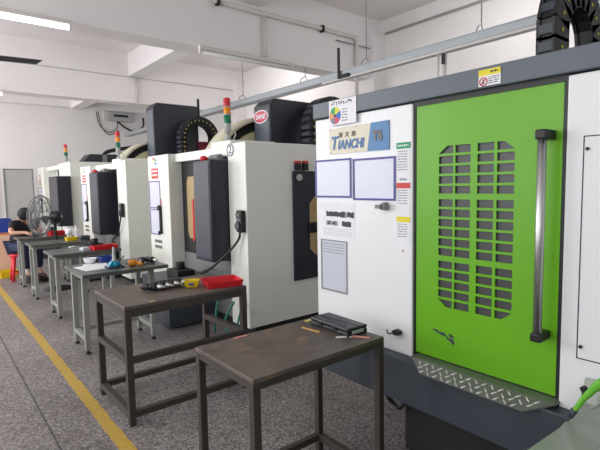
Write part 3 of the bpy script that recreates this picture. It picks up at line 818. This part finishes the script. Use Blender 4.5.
sh = thing('printed_sheet', (FX, 2.02, .85), 'tall grey framed record sheet low on the white machine front', 'paper')
MB().box(FX - .003, FX, 1.914, 2.14, .852, 1.165).build('paper', GSHEET, sh)
MB().box(FX - .005, FX - .003, 2.13, 2.14, .852, 1.165).box(FX - .005, FX - .003, 1.914, 1.92, .852, 1.165).box(FX - .005, FX - .003, 1.92, 2.13, .852, .862).box(FX - .005, FX - .003, 1.92, 2.13, 1.159, 1.165).build('frame', MIDG, sh)
pr = MB(); scribble_lines(pr, FX - .003, 2.12, 1.935, 1.08, 1.15, 4, h=.3); pr.build('print', LINK_, sh)

# ------------------------------------------------------------------ tables
def bars(m, x0, x1, y0, y1, z0, z1, t, sides='fblr'):
    """horizontal rails between legs"""
    if 'l' in sides: m.append(MB().box(x0, x0 + t, y0 + t, y1 - t, z0, z1))
    if 'r' in sides: m.append(MB().box(x1 - t, x1, y0 + t, y1 - t, z0, z1))
    if 'f' in sides: m.append(MB().box(x0 + t, x1 - t, y0, y0 + t, z0, z1))
    if 'b' in sides: m.append(MB().box(x0 + t, x1 - t, y1 - t, y1, z0, z1))
def table(name, x0, x1, y0, y1, top_m, leg_m, label, rails, t=.042, th=.03, foot=False, over=(0, 0, 0), group=None, h=.77, apron=.05):
    r = thing(name, ((x0 + x1) / 2, (y0 + y1) / 2, 0), label, 'table', group)
    MB().box(x0, x1, y0, y1, h - th, h).build('tabletop', top_m, r, .003)
    x0 += over[0]; x1 -= over[0]; y0 += over[1]; y1 -= over[2]
    if apron:
        a = MB().box(x0 + t, x1 - t, y0 + .002, y0 + t * .8, h - th - apron, h - th - .001).box(x0 + t, x1 - t, y1 - t * .8, y1 - .002, h - th - apron, h - th - .001)
        a.box(x0 + .002, x0 + t * .8, y0 + t, y1 - t, h - th - apron, h - th - .001).box(x1 - t * .8, x1 - .002, y0 + t, y1 - t, h - th - apron, h - th - .001)
        a.build('apron_frame', leg_m, r)
    for X in (x0, x1 - t):
        for Yy in (y0, y1 - t):
            l = MB().box(X, X + t, Yy, Yy + t, .035 if foot else 0, h - th - .0005).build('leg', leg_m, r, .003)
            if foot: MB().cyl((X + t / 2, Yy + t / 2, 0), (X + t / 2, Yy + t / 2, .015), .024, .02, n=12).cyl((X + t / 2, Yy + t / 2, .01), (X + t / 2, Yy + t / 2, .036), .009, n=8).build('foot', BLACKM, l)
    for z, zz, sides in rails:
        lst = []; bars(lst, x0, x1, y0, y1, z, zz, t, sides)
        for b in lst: b.build('rail', leg_m, r, .002)
    return r
table('work_table', .92, 1.665, 1.435, 1.915, RUST, BROWNST, 'nearest brown-black steel table with a bare scratched top and black case', [(.07, .105, 'br')], t=.034, th=.02, apron=.028)
table('work_table', .915, 1.80, 2.86, 3.50, RUST, BROWNST, 'tall brown steel frame table with two rows of rails, holding the red tray', [(.40, .44, 'flr'), (.05, .09, 'fblr')], t=.042, th=.022)
table('work_bench', 1.005, 1.765, 4.17, 4.83, STEELTOP, TLEG, 'grey steel workbench carrying the cyan tool stand and white papers', [(.12, .16, 'lr'), (.12, .16, 'b')], t=.045, foot=True, over=(.05, .24, .0))
table('work_bench', 1.08, 1.83, 5.71, 6.25, STEELTOP, TLEG, 'grey steel workbench with the long red tray, third along the yellow line', [(.12, .16, 'lr')], t=.045, foot=True, over=(.05, .15, .0))
table('work_bench', 1.06, 1.85, 6.92, 7.41, STEELTOP, TLEG, 'grey workbench with the small yellow bin, next in front of the fan', [(.12, .16, 'lr')], t=.045, foot=True, over=(.05, .2, .0))
table('work_bench', 1.06, 1.83, 7.97, 8.46, STEELTOP, TLEG, 'farthest grey workbench where the person in black leans', [(.12, .16, 'lr')], t=.045, foot=True, over=(.05, .2, .0))

# ------------------------------------------------------------------ things on the nearest table
Z = .77
def case():
    t = thing('tool_case', (1.63, 1.71, Z), 'flat black plastic case on the back corner of the nearest brown table', 'case')
    c = Vector((1.593, 1.678, Z)); a = math.radians(88)
    R = Matrix.Rotation(a, 3, 'Z')
    MB().obox(c + Vector((0, 0, .0115)), .288, .132, .022, R).build('bottom_shell', BLACKCASE, t, .005)
    l = MB().obox(c + Vector((0, 0, .033)), .288, .132, .019, R).build('lid', BLACKCASE, t, .006)
    rb = MB().obox(c + R @ Vector((.0, .0, 0)) + Vector((0, 0, .0435)), .27, .006, .003, a + .08).obox(c + R @ Vector((.0, .03, 0)) + Vector((0, 0, .0435)), .20, .005, .003, a - .1)
    rb.build('moulded_rib', BLACKCASE, l)
    MB().obox(c + R @ Vector((-.1445, .0, 0)) + Vector((0, 0, .02)), .003, .075, .016, R).build('end_label', LGREY, l, label='pale end label')
    for q in (-.05, .06): MB().obox(c + R @ Vector((q, .067, 0)) + Vector((0, 0, .023)), .03, .005, .022, R).build('catch', BLACK, l, .001)
case()
def stick(name, c, L, w, a, m, label, cat, hgt=.006):
    single(name, MB().obox((c[0], c[1], Z + hgt / 2), L, w, hgt, math.radians(a)), m, label, cat, bevel=.001)
stick('chalk_stick', (1.47, 1.745), .12, .012, 97, CHALKO, 'ochre wooden stick lying on the nearest brown table', 'stick')
stick('chalk_stick', (1.515, 1.555), .075, .013, -30, CHALKW, 'white chalk piece on the nearest brown table by the case', 'chalk')
stick('chalk_stick', (1.575, 1.50), .085, .012, -60, CHALKP, 'pinkish chalk piece on the nearest brown table corner', 'chalk')
stick('tape_strip', (1.575, 1.88), .06, .022, 5, CHALKY, 'pale yellow tape scrap at the rear of the nearest brown table', 'tape', .003)
stick('tape_strip', (1.15, 1.895), .075, .014, 0, CHALKP, 'pink tape scrap on the rear edge of the nearest brown table', 'tape', .003)

# ------------------------------------------------------------------ things on the brown frame table
def tool_holder(loc, ang, label, group='tool holders on the brown frame table'):
    t = thing('tool_holder', (0, 0, 0), label, 'tool holder', group)
    MB().lathe((0, 0, .032), [(.030, .0), (.030, .012), (.024, .016), (.024, .022), (.032, .026), (.032, .040)], axis=(1, 0, 0), n=22).build('flange', BLACK, t)
    MB().lathe((.040, 0, .032), [(.023, 0), (.0125, .058), (.009, .060), (.009, .078)], axis=(1, 0, 0), n=22).build('taper', CHROME, t, label='silver taper shank')
    MB().lathe((-.075, 0, .032), [(.022, 0), (.027, .006), (.027, .05), (.024, .076)], axis=(1, 0, 0), n=22).build('collet_nut', BLACK, t)
    t.location = loc; t.rotation_euler = (0, 0, math.radians(ang)); t.scale = (.95, .95, .95)
    return t
th0 = tool_holder((1.215, 3.185, Z), -50, 'black tool holder with silver taper, leftmost in the row of four')
for k, (x, y, a, w) in enumerate(((1.282, 3.195, -52, 'second from the left in the row of four'), (1.347, 3.205, -49, 'third from the left in the row of four'), (1.412, 3.215, -51, 'next to the yellow bin on the brown table'))):
    c = copy_tree(th0); c.location = (x, y, Z); c.rotation_euler = (0, 0, math.radians(a)); c['label'] = 'black tool holder with silver taper, ' + w

def tray(name, cx, cy, L, W, H, ang, m, label, z=Z, t=.004, flare=.012, cat='tray', group=None):
    b = MB(); R = Matrix.Rotation(math.radians(ang), 3, 'Z'); n = 4
    def ring(l, w, z_): return [Vector((cx, cy, 0)) + R @ Vector((sx * l / 2, sy * w / 2, 0)) + Vector((0, 0, z_)) for sx, sy in ((-1, -1), (1, -1), (1, 1), (-1, 1))]
    rs = [ring(L - 2 * flare, W - 2 * flare, z + .0005), ring(L, W, z + H), ring(L - 3 * t, W - 3 * t, z + H), ring(L - 2 * flare - 2 * t, W - 2 * flare - 2 * t, z + t)]
    vs = [[b.bm.verts.new(p) for p in r] for r in rs]
    b.bm.faces.new(vs[0][::-1]); b.bm.faces.new(vs[3])
    for i in range(3):
        for k in range(4): b.bm.faces.new([vs[i][k], vs[i][(k + 1) % 4], vs[i + 1][(k + 1) % 4], vs[i + 1][k]])
    return single(name, b, m, label, cat, group, bevel=.0015)
tray('parts_tray', 1.682, 3.015, .27, .23, .046, -14, RED, 'shallow red plastic tray on the end of the brown frame table')
yb = tray('parts_bin', 1.492, 3.115, .11, .09, .05, -32, YELLOW, 'small yellow plastic bin beside the red tray', flare=.014, cat='bin')
lb = MB().obox((1.467, 3.074, Z + .026), .035, .002, .016, math.radians(-32)).build('label_tab', BLUEP, yb, label='blue label tab')
stick('tape_strip', (1.10, 2.885), .03, .015, 0, CHALKY, 'yellow tape scrap on the front edge of the brown frame table', 'tape', .003)

# ------------------------------------------------------------------ things on the grey benches
# cyan tool stand
ts = thing('tool_stand', (1.33, 4.375, Z), 'cyan tool-locking stand holding an upright grey spindle', 'tool stand')
MB().box(1.255, 1.405, 4.315, 4.43, Z, Z + .016).build('base_plate', SKIRT, ts, .003)
MB().prism([(1.27, Z + .016), (1.39, Z + .016), (1.37, Z + .055), (1.30, Z + .062)], 'y', 4.34, 4.405).cyl((1.33, 4.335, Z + .038), (1.33, 4.305, Z + .038), .022, n=16).build('locking_block', CYAN, ts, .005)
MB().lathe((1.33, 4.372, Z + .058), [(.022, 0), (.022, .015), (.015, .022), (.012, .08), (.012, .115), (.009, .12), (.009, .135)], n=18).build('spindle', LGREY, ts)
MB().tube([(1.36, 4.372, Z + .05), (1.40, 4.37, Z + .08), (1.42, 4.36, Z + .10)], .006, 8).build('lever', BLACK, ts)
def paper(cx, cy, a, L, W, z, label):
    return single('paper_sheet', MB().obox((cx, cy, z + .001), L, W, .002, math.radians(a)), PAPER, label, 'paper')
paper(1.165, 4.52, 8, .21, .297, Z, 'white paper sheet lying on the grey bench left of cyan stand')
paper(1.225, 4.60, -14, .21, .25, Z + .0022, 'second white sheet overlapping on the grey bench before the cyan stand')
od = thing('air_grinder', (1.50, 4.31, Z), 'orange pneumatic tool lying on the grey bench beside the cyan stand', 'power tool')
MB().lathe((1.45, 4.35, Z + .03), [(.022, 0), (.030, .015), (.030, .06), (.022, .075)], axis=(1, -.2, 0), n=18).build('motor_head', ORANGE, od)
MB().tube(smooth([(1.52, 4.335, Z + .03), (1.535, 4.30, Z + .025), (1.54, 4.25, Z + .022)], 5), .016, 12).build('handle', ORANGE, od)
MB().cyl((1.44, 4.352, Z + .03), (1.42, 4.356, Z + .03), .012, n=12).build('nose', MIDG, od)
th = copy_tree(th0); th.location = (1.605, 4.42, Z); th.rotation_euler = (0, 0, math.radians(-120)); th['label'] = 'dark tool holder on the grey bench beside the orange tool'; th['group'] = 'tool holders on the grey bench'
th = copy_tree(th0); th.location = (1.685, 4.40, Z); th.rotation_euler = (0, 0, math.radians(-75)); th['label'] = 'black tool holder on the right end of the grey bench'; th['group'] = 'tool holders on the grey bench'
tray('parts_bin', 1.37, 4.76, .13, .11, .06, 0, BLUEP, 'dark blue bin at the back of the bench behind the cyan stand', cat='bin')
bw = single('bowl', MB().lathe((1.225, 4.77, Z), [(.03, 0), (.045, .012), (.062, .052), (.062, .056), (.056, .052), (.042, .016), (.0005, .014)], n=24), PAPER, 'white bowl at the back of the bench left of the blue bin', 'bowl')
tray('parts_tray', 1.655, 5.80, .30, .14, .05, 8, RED, 'long red tray on the third bench below the second machine')
bg = MB().obox((1.45, 5.86, Z + .02), .08, .10, .038, .2).build('paper_packet', GSHEET, None, .008); tag(bg, 'small white packet left of the long red tray', 'packet')
tray('parts_bin', 1.60, 7.13, .155, .12, .05, 5, YELLOW, 'small yellow bin on the bench in front of the fan', cat='bin')
hs = thing('hand_drill', (1.74, 7.10, Z), 'dark hand drill with trailing cord beside the small yellow bin', 'power tool')
MB().lathe((1.67, 7.07, Z + .035), [(.012, 0), (.015, .03), (.026, .035), (.033, .05), (.033, .13), (.026, .15)], axis=(1, .1, 0), n=16).build('motor_body', SKIRT, hs)
MB().box(1.775, 1.81, 6.97, 7.09, Z, Z + .035).build('grip', BLACK, hs, .008)
MB().tube(smooth([(1.80, 6.98, Z + .02), (1.83, 7.05, Z + .05), (1.825, 7.16, Z + .05), (1.82, 7.24, Z + .012)]), .006, 6).build('cord', BLACK, hs)
cl = thing('rag_pile', (1.60, 8.15, Z), '', 'x')
bpy.data.objects.remove(cl)
tray('parts_tray', 1.63, 8.17, .26, .20, .065, 8, RED, 'red tray on the farthest bench right of the fan post')
single('bottle', MB().lathe((1.72, 7.36, Z), [(.034, 0), (.036, .01), (.036, .12), (.030, .14), (.014, .15), (.014, .175), (.016, .176), (.016, .19)], n=20), PAPER, 'white squeeze bottle by the dark control box of the far machine', 'bottle')
single('paper_cup', MB().lathe((1.625, 7.37, Z + .07), [(.042, 0), (.05, .02), (.05, .06), (.04, .085)], axis=(0, 0, 1), n=20).box(1.60, 1.65, 7.345, 7.395, Z, Z + .071), PAPER, 'white rounded cup on its stand beside the white bottle', 'cup')

# small vice and parts in front of the person
vi = thing('bench_vice', (1.34, 8.2, Z), 'small dark bench vice on the farthest bench before the person', 'vice')
MB().box(1.28, 1.38, 8.14, 8.24, Z, Z + .02).box(1.28, 1.305, 8.15, 8.23, Z + .02, Z + .075).build('body', DGREY, vi, .003)
MB().box(1.345, 1.37, 8.15, 8.23, Z + .02, Z + .075).build('jaw', MIDG, vi, .003)
MB().cyl((1.37, 8.19, Z + .045), (1.45, 8.19, Z + .045), .008, n=10).cyl((1.44, 8.15, Z + .045), (1.44, 8.23, Z + .045), .004, n=8).build('screw_handle', LGREY, vi)

# ------------------------------------------------------------------ pedestal fan
pf = thing('pedestal_fan', (1.51, 7.68, 0), 'black pedestal fan with a round wire cage between the far benches', 'fan')
MB().lathe((1.51, 7.68, 0), [(.20, 0), (.20, .02), (.05, .05), (.028, .07)], n=28).build('base', BLACKM, pf)
MB().cyl((1.51, 7.68, .06), (1.51, 7.68, 1.06), .022, n=14).build('post', BLACKM, pf)
ax = Vector((-.80, .60, 0.05)).normalized(); hub = Vector((1.51, 7.68, 1.10)); cc = hub + ax * .20
mt = MB().lathe(hub - ax * .10, [(.03, 0), (.075, .015), (.085, .05), (.08, .13), (.05, .16)], axis=ax, n=20).obox(hub + Vector((0, 0, -.06)), .08, .08, .10, .5).build('motor', BLACK, pf, label='dark motor housing')
MB().lathe(hub - ax * .115, [(.012, 0), (.018, .006), (.018, .018)], axis=ax, n=12).build('cap', LGREY, mt)
e1 = ax.orthogonal().normalized(); e2 = ax.cross(e1); RF = .30
def fp(r, t, d): return cc + e1 * r * math.cos(t) + e2 * r * math.sin(t) + ax * d
cg = MB()
for d, r in ((-.05, .28), (.0, RF), (.05, .285), (.075, .2), (-.075, .2), (.085, .10)): cg.tube([fp(r, 2 * PI * k / 40, d) for k in range(40)], .0045 if r < .3 else .008, 6, closed=True)
for k in range(36):
    t = 2 * PI * k / 36
    cg.tube([fp(.05, t, .10), fp(.2, t + .12, .076), fp(.275, t + .16, .054), fp(RF, t + .17, .0)], .0028, 4)
    cg.tube([fp(.06, t, -.09), fp(.2, t - .12, -.076), fp(.275, t - .16, -.054), fp(RF, t - .17, .0)], .0028, 4)
cg.build('wire_cage', MIDG, pf)
for k in range(3):
    b = MB(); t0 = 2 * PI * k / 3; g = []
    for i in range(6):
        r = .05 + i * .045; w = .35 - i * .02
        g.append((fp(r, t0 - w, -.02), fp(r, t0 + w, .03)))
    for i in range(5): b._mk([g[i][0], g[i][1], g[i + 1][1], g[i + 1][0]], [(0, 1, 2, 3)], True)
    ob = b.build('blade', MIDG, pf); q = ob.modifiers.new('thickness', 'SOLIDIFY'); q.thickness = .003

# ------------------------------------------------------------------ far left clutter and partition
pb = thing('partition_board', (1.8, 13.1, 0), 'plain grey partition board standing behind the person', 'partition')
MB().box(1.56, 2.13, 13.06, 13.10, .12, 1.98).build('panel', BOARDG, pb, .004)
fr = MB().box(1.53, 1.56, 13.05, 13.11, 0, 2.0).box(2.13, 2.155, 13.05, 13.11, 0, 2.0).box(1.53, 2.155, 13.05, 13.11, 1.98, 2.005).build('edge_frame', MIDG, pb)
cab = thing('wooden_cabinet', (.75, 9.8, 0), 'orange-brown wooden cabinet at the left edge behind the person', 'cabinet')
MB().box(.3, 1.18, 9.6, 10.0, .06, .75).build('carcass', WOODO, cab, .006)
for y_ in (.42, .80): MB().box(y_, y_ + .36, 9.585, 9.6, .10, .71).build('door', WOODP, cab, .004)
MB().box(.33, 1.15, 9.63, 9.97, 0, .06).build('plinth', BLACKM, cab)
tray('storage_crate', .87, 9.8, .66, .34, .24, 0, BLUEP, 'blue plastic crate on the wooden cabinet behind the person', z=.75, cat='crate')
tray('storage_crate', 1.06, 9.35, .26, .22, .12, 5, YELLOW, 'yellow crate on the floor behind the red stool', z=.0, cat='crate')

# ------------------------------------------------------------------ the person at the farthest bench
def skin_obj(name, verts, edges, m, parent, sub=2):
    bm = bmesh.new(); sk = bm.verts.layers.skin.verify()
    off = Vector((0, 0, 0)); q = parent
    while q is not None: off += q.location; q = q.parent
    vs = []
    for i, (pz, r) in enumerate(verts):
        v = bm.verts.new(Vector(pz) - off); rr = (r, r) if not isinstance(r, tuple) else r
        v[sk].radius = rr; v[sk].use_root = (i == 0); vs.append(v)
    for a, b in edges: bm.edges.new((vs[a], vs[b]))
    me = bpy.data.meshes.new(name); bm.to_mesh(me); bm.free(); me.materials.append(m)
    for p_ in me.polygons: p_.use_smooth = True
    o = bpy.data.objects.new(name, me); COL.objects.link(o); o.parent = parent
    md = o.modifiers.new('skin', 'SKIN'); md.use_smooth_shade = True
    s_ = o.modifiers.new('sub', 'SUBSURF'); s_.levels = sub; s_.render_levels = sub
    return o
PB = Vector((1.17, 8.88, 0))
pe = thing('person', (1.17, 8.88, 0), 'person in black T-shirt seated at the farthest bench, head bowed, black hair', 'person')
fw = Vector((.30, -.95, 0)).normalized(); sd = Vector((-fw.y, fw.x, 0))      # forward, person's left
def L(f, s, z): return PB + fw * f + sd * s + Vector((0, 0, z))
V = []; E_ = []
def add(p, r, par=None):
    V.append((p, r)); i = len(V) - 1
    if par is not None: E_.append((par, i))
    return i
pel = add(L(0, 0, .60), .095)
wa = add(L(.05, 0, .72), .115, pel); che = add(L(.15, 0, .85), .13, wa); nk0 = add(L(.21, 0, .965), .085, che)
nk = add(L(.24, 0, 1.00), .05, nk0); hd0 = add(L(.265, 0, 1.03), .072, nk); hd1 = add(L(.295, 0, 1.08), .088, hd0); hd2 = add(L(.295, 0, 1.13), .06, hd1)
hands = []
for s in (1, -1):
    sh_ = add(L(.20, .13 * s, .945), .062, nk0); el = add(L(.30, .24 * s, .82), .042, sh_); wr = add(L(.45, .10 * s, .825), .028, el)
    pm = add(L(.51, .07 * s, .818), .030, wr); hands.append((s, pm))
    hp = add(L(.02, .07 * s + .01, .575), .06, pel); kn = add(L(.40, .09 * s + .05, .56), .052, hp); an = add(L(.36, .09 * s + .05, .17), .040, kn); to = add(L(.47, .09 * s + .05, .115), .036, an)
    for k, (ds, ln) in enumerate(((-.028, .045), (-.01, .055), (.009, .05), (.027, .04))):
        a = add(L(.55, .07 * s + ds, .812), .0095, pm); b = add(L(.55 + ln * .6, .07 * s + ds, .800), .009, a); c2 = add(L(.55 + ln, .07 * s + ds * 1.05, .785), .008, b)
    a = add(L(.52, .07 * s - s * .035, .81), .010, pm); b = add(L(.55, .07 * s - s * .05, .80), .009, a)
body = skin_obj('body', V, E_, SKIN, pe, 1)
# face
hc = L(.295, 0, 1.075); fdir = (fw * .62 + Vector((0, 0, -.78))).normalized(); up = (fw * .78 + Vector((0, 0, .62))).normalized()
MB().ball(hc + fdir * .088 - up * .012, .013, .012, .02, 8, 6).build('nose', SKIN, pe)
for s in (1, -1):
    MB().ball(hc + fdir * .078 + sd * .03 * s + up * .015, .010, u=8, v=6).build('eye', HAIR, pe)
    MB().ball(hc + sd * .088 * s - fdir * .005, .012, .02, .03, 8, 6).build('ear', SKIN, pe)
MB().obox(hc + fdir * .083 - up * .045, .012, .036, .008, Matrix((fdir, sd, up)).transposed()).build('mouth', MAROON, pe)
# hair: cap of ellipsoid on the crown and the back of the head
hb = MB().ball(hc - fdir * .026 + up * .022, .108, .106, .112, 18, 12, rot=Matrix((fdir, sd, up)).transposed())
for k in range(26):
    a = random.uniform(0, 2 * PI); q = random.uniform(.02, .085)
    dv = (-fdir * (.6 + random.random() * .4) + sd * math.cos(a) * .7 + up * (math.sin(a) * .6 + .5)).normalized()
    hb.ball(hc - fdir * .022 + up * .026 + dv * .084, .03, .022, .022, 6, 4)
hb.build('hair', HAIR, pe, label='short black hair')
tv = [(L(0, 0, .60), .14), (L(.05, 0, .70), .138), (L(.145, 0, .845), .155), (L(.205, 0, .96), .105)]; te = [(0, 1), (1, 2), (2, 3)]
for s in (1, -1):
    k = len(tv); tv += [(L(.20, .135 * s, .945), .082), (L(.28, .21 * s, .865), .066)]; te += [(3, k), (k, k + 1)]
skin_obj('t_shirt', tv, te, SHIRT, pe, 2)['label'] = 'black T-shirt'
jv = [(L(0, 0, .595), .13)]; je = []
for s in (1, -1):
    k = len(jv); jv += [(L(.03, .08 * s + .01, .57), .098), (L(.40, .09 * s + .05, .56), .076), (L(.37, .09 * s + .05, .36), .066), (L(.36, .09 * s + .05, .22), .058)]; je += [(0, k), (k, k + 1), (k + 1, k + 2), (k + 2, k + 3)]
skin_obj('jeans', jv, je, JEANS, pe, 2)['label'] = 'navy jeans'
for s in (1, -1):
    MB().cyl(L(.36, .09 * s + .05, .13), L(.36, .09 * s + .05, .22), .045, .048, n=14).build('sock', SOCK, pe)
    ob = MB().ball(L(.42, .09 * s + .05, .105), .135, .046, .05, 14, 8, rot=Matrix((fw, sd, Vector((0, 0, 1)))).transposed()).obox(L(.42, .09 * s + .05, .065), .25, .078, .022, math.atan2(fw.y, fw.x)).build('shoe', SHOE, pe)
so = thing('stool', (1.17, 8.88, 0), 'red plastic stool the person is sitting on', 'stool')
MB().lathe((1.17, 8.88, .405), [(.12, 0), (.135, .01), (.135, .035), (.12, .045)], n=24).build('seat', RED, so)
for k in range(4):
    a = PI / 4 + k * PI / 2; u = Vector((math.cos(a), math.sin(a), 0)); b = Vector((1.17, 8.88, 0))
    MB().cyl(b + u * .155, b + u * .095 + Vector((0, 0, .41)), .022, .03, n=10).build('leg', RED, so)
MB().tube([Vector((1.17 + .135 * math.cos(2 * PI * k / 24), 8.88 + .135 * math.sin(2 * PI * k / 24), .14)) for k in range(24)], .012, 8, closed=True).build('ring_rail', RED, so)
fs = thing('foot_rest', (1.36, 8.55, 0), 'low dark foot rest under the person at the farthest bench', 'foot rest')
FR = math.atan2(fw.y, fw.x)
MB().obox(L(.42, .06, .044), .22, .30, .02, FR).build('board', BLACKM, fs, .003)
for s in (1, -1): MB().obox(L(.42, .06 + .12 * s, .017), .2, .03, .034, FR).build('runner', BLACKM, fs)

# ------------------------------------------------------------------ hose loop under the apron of the green machine
single('coiled_hose', MB().tube([(1.985 + .012 * math.sin(k * .9), 1.62 + .06 * math.cos(2 * PI * k / 20), .075 * math.sin(2 * PI * k / 20) + .318 + .004 * (k // 20)) for k in range(44)], .009, 8), BLACK, 'black coiled hose hanging under the dark apron of the green-doored machine', 'hose')

# ------------------------------------------------------------------ light
W = bpy.data.worlds.new('sky'); S.world = W; W.use_nodes = True
bgn = W.node_tree.nodes['Background']; bgn.inputs['Color'].default_value = (0.86, 0.93, 1.0, 1); bgn.inputs['Strength'].default_value = 0.4
def area(name, loc, rot, sx, sy, power, color=(1, 1, 1)):
    l = bpy.data.lights.new(name, 'AREA'); l.shape = 'RECTANGLE'; l.size = sx; l.size_y = sy; l.energy = power; l.color = color
    o = bpy.data.objects.new(name, l); COL.objects.link(o); o.location = loc; o.rotation_euler = rot
    return o
for n, (a, b) in enumerate(wins):
    area('window_daylight', (XL - .25, (a + b) / 2, 2.0), (0, -PI / 2, 0), 2.1, b - a - .1, (45, 60, 190, 190)[n], (.96, .98, 1.0))
for y, e in ((-1.6, 22), (1.6, 34), (4.6, 58), (8.4, 60), (12.6, 60)):  # unseen soft points added left of view to raise the ambient light
    l = bpy.data.lights.new('ambient_fill', 'POINT'); l.energy = e; l.shadow_soft_size = .35; l.color = (1, .985, .97)
    o = bpy.data.objects.new('ambient_fill', l); COL.objects.link(o); o.location = (-1.3, y, 2.9)
for y in (2.6, 7.4):  # two more added fill points high near the right wall, no fitting modelled
    l = bpy.data.lights.new('ambient_fill', 'POINT'); l.energy = 28; l.shadow_soft_size = .3; l.color = (1, .985, .97)
    o = bpy.data.objects.new('ambient_fill', l); COL.objects.link(o); o.location = (4.9, y, 3.4)
S.view_settings.view_transform = 'Standard'; S.view_settings.look = 'None'; S.view_settings.gamma = 1
S.view_settings.use_curve_mapping = False
S.view_settings.exposure = 0.0
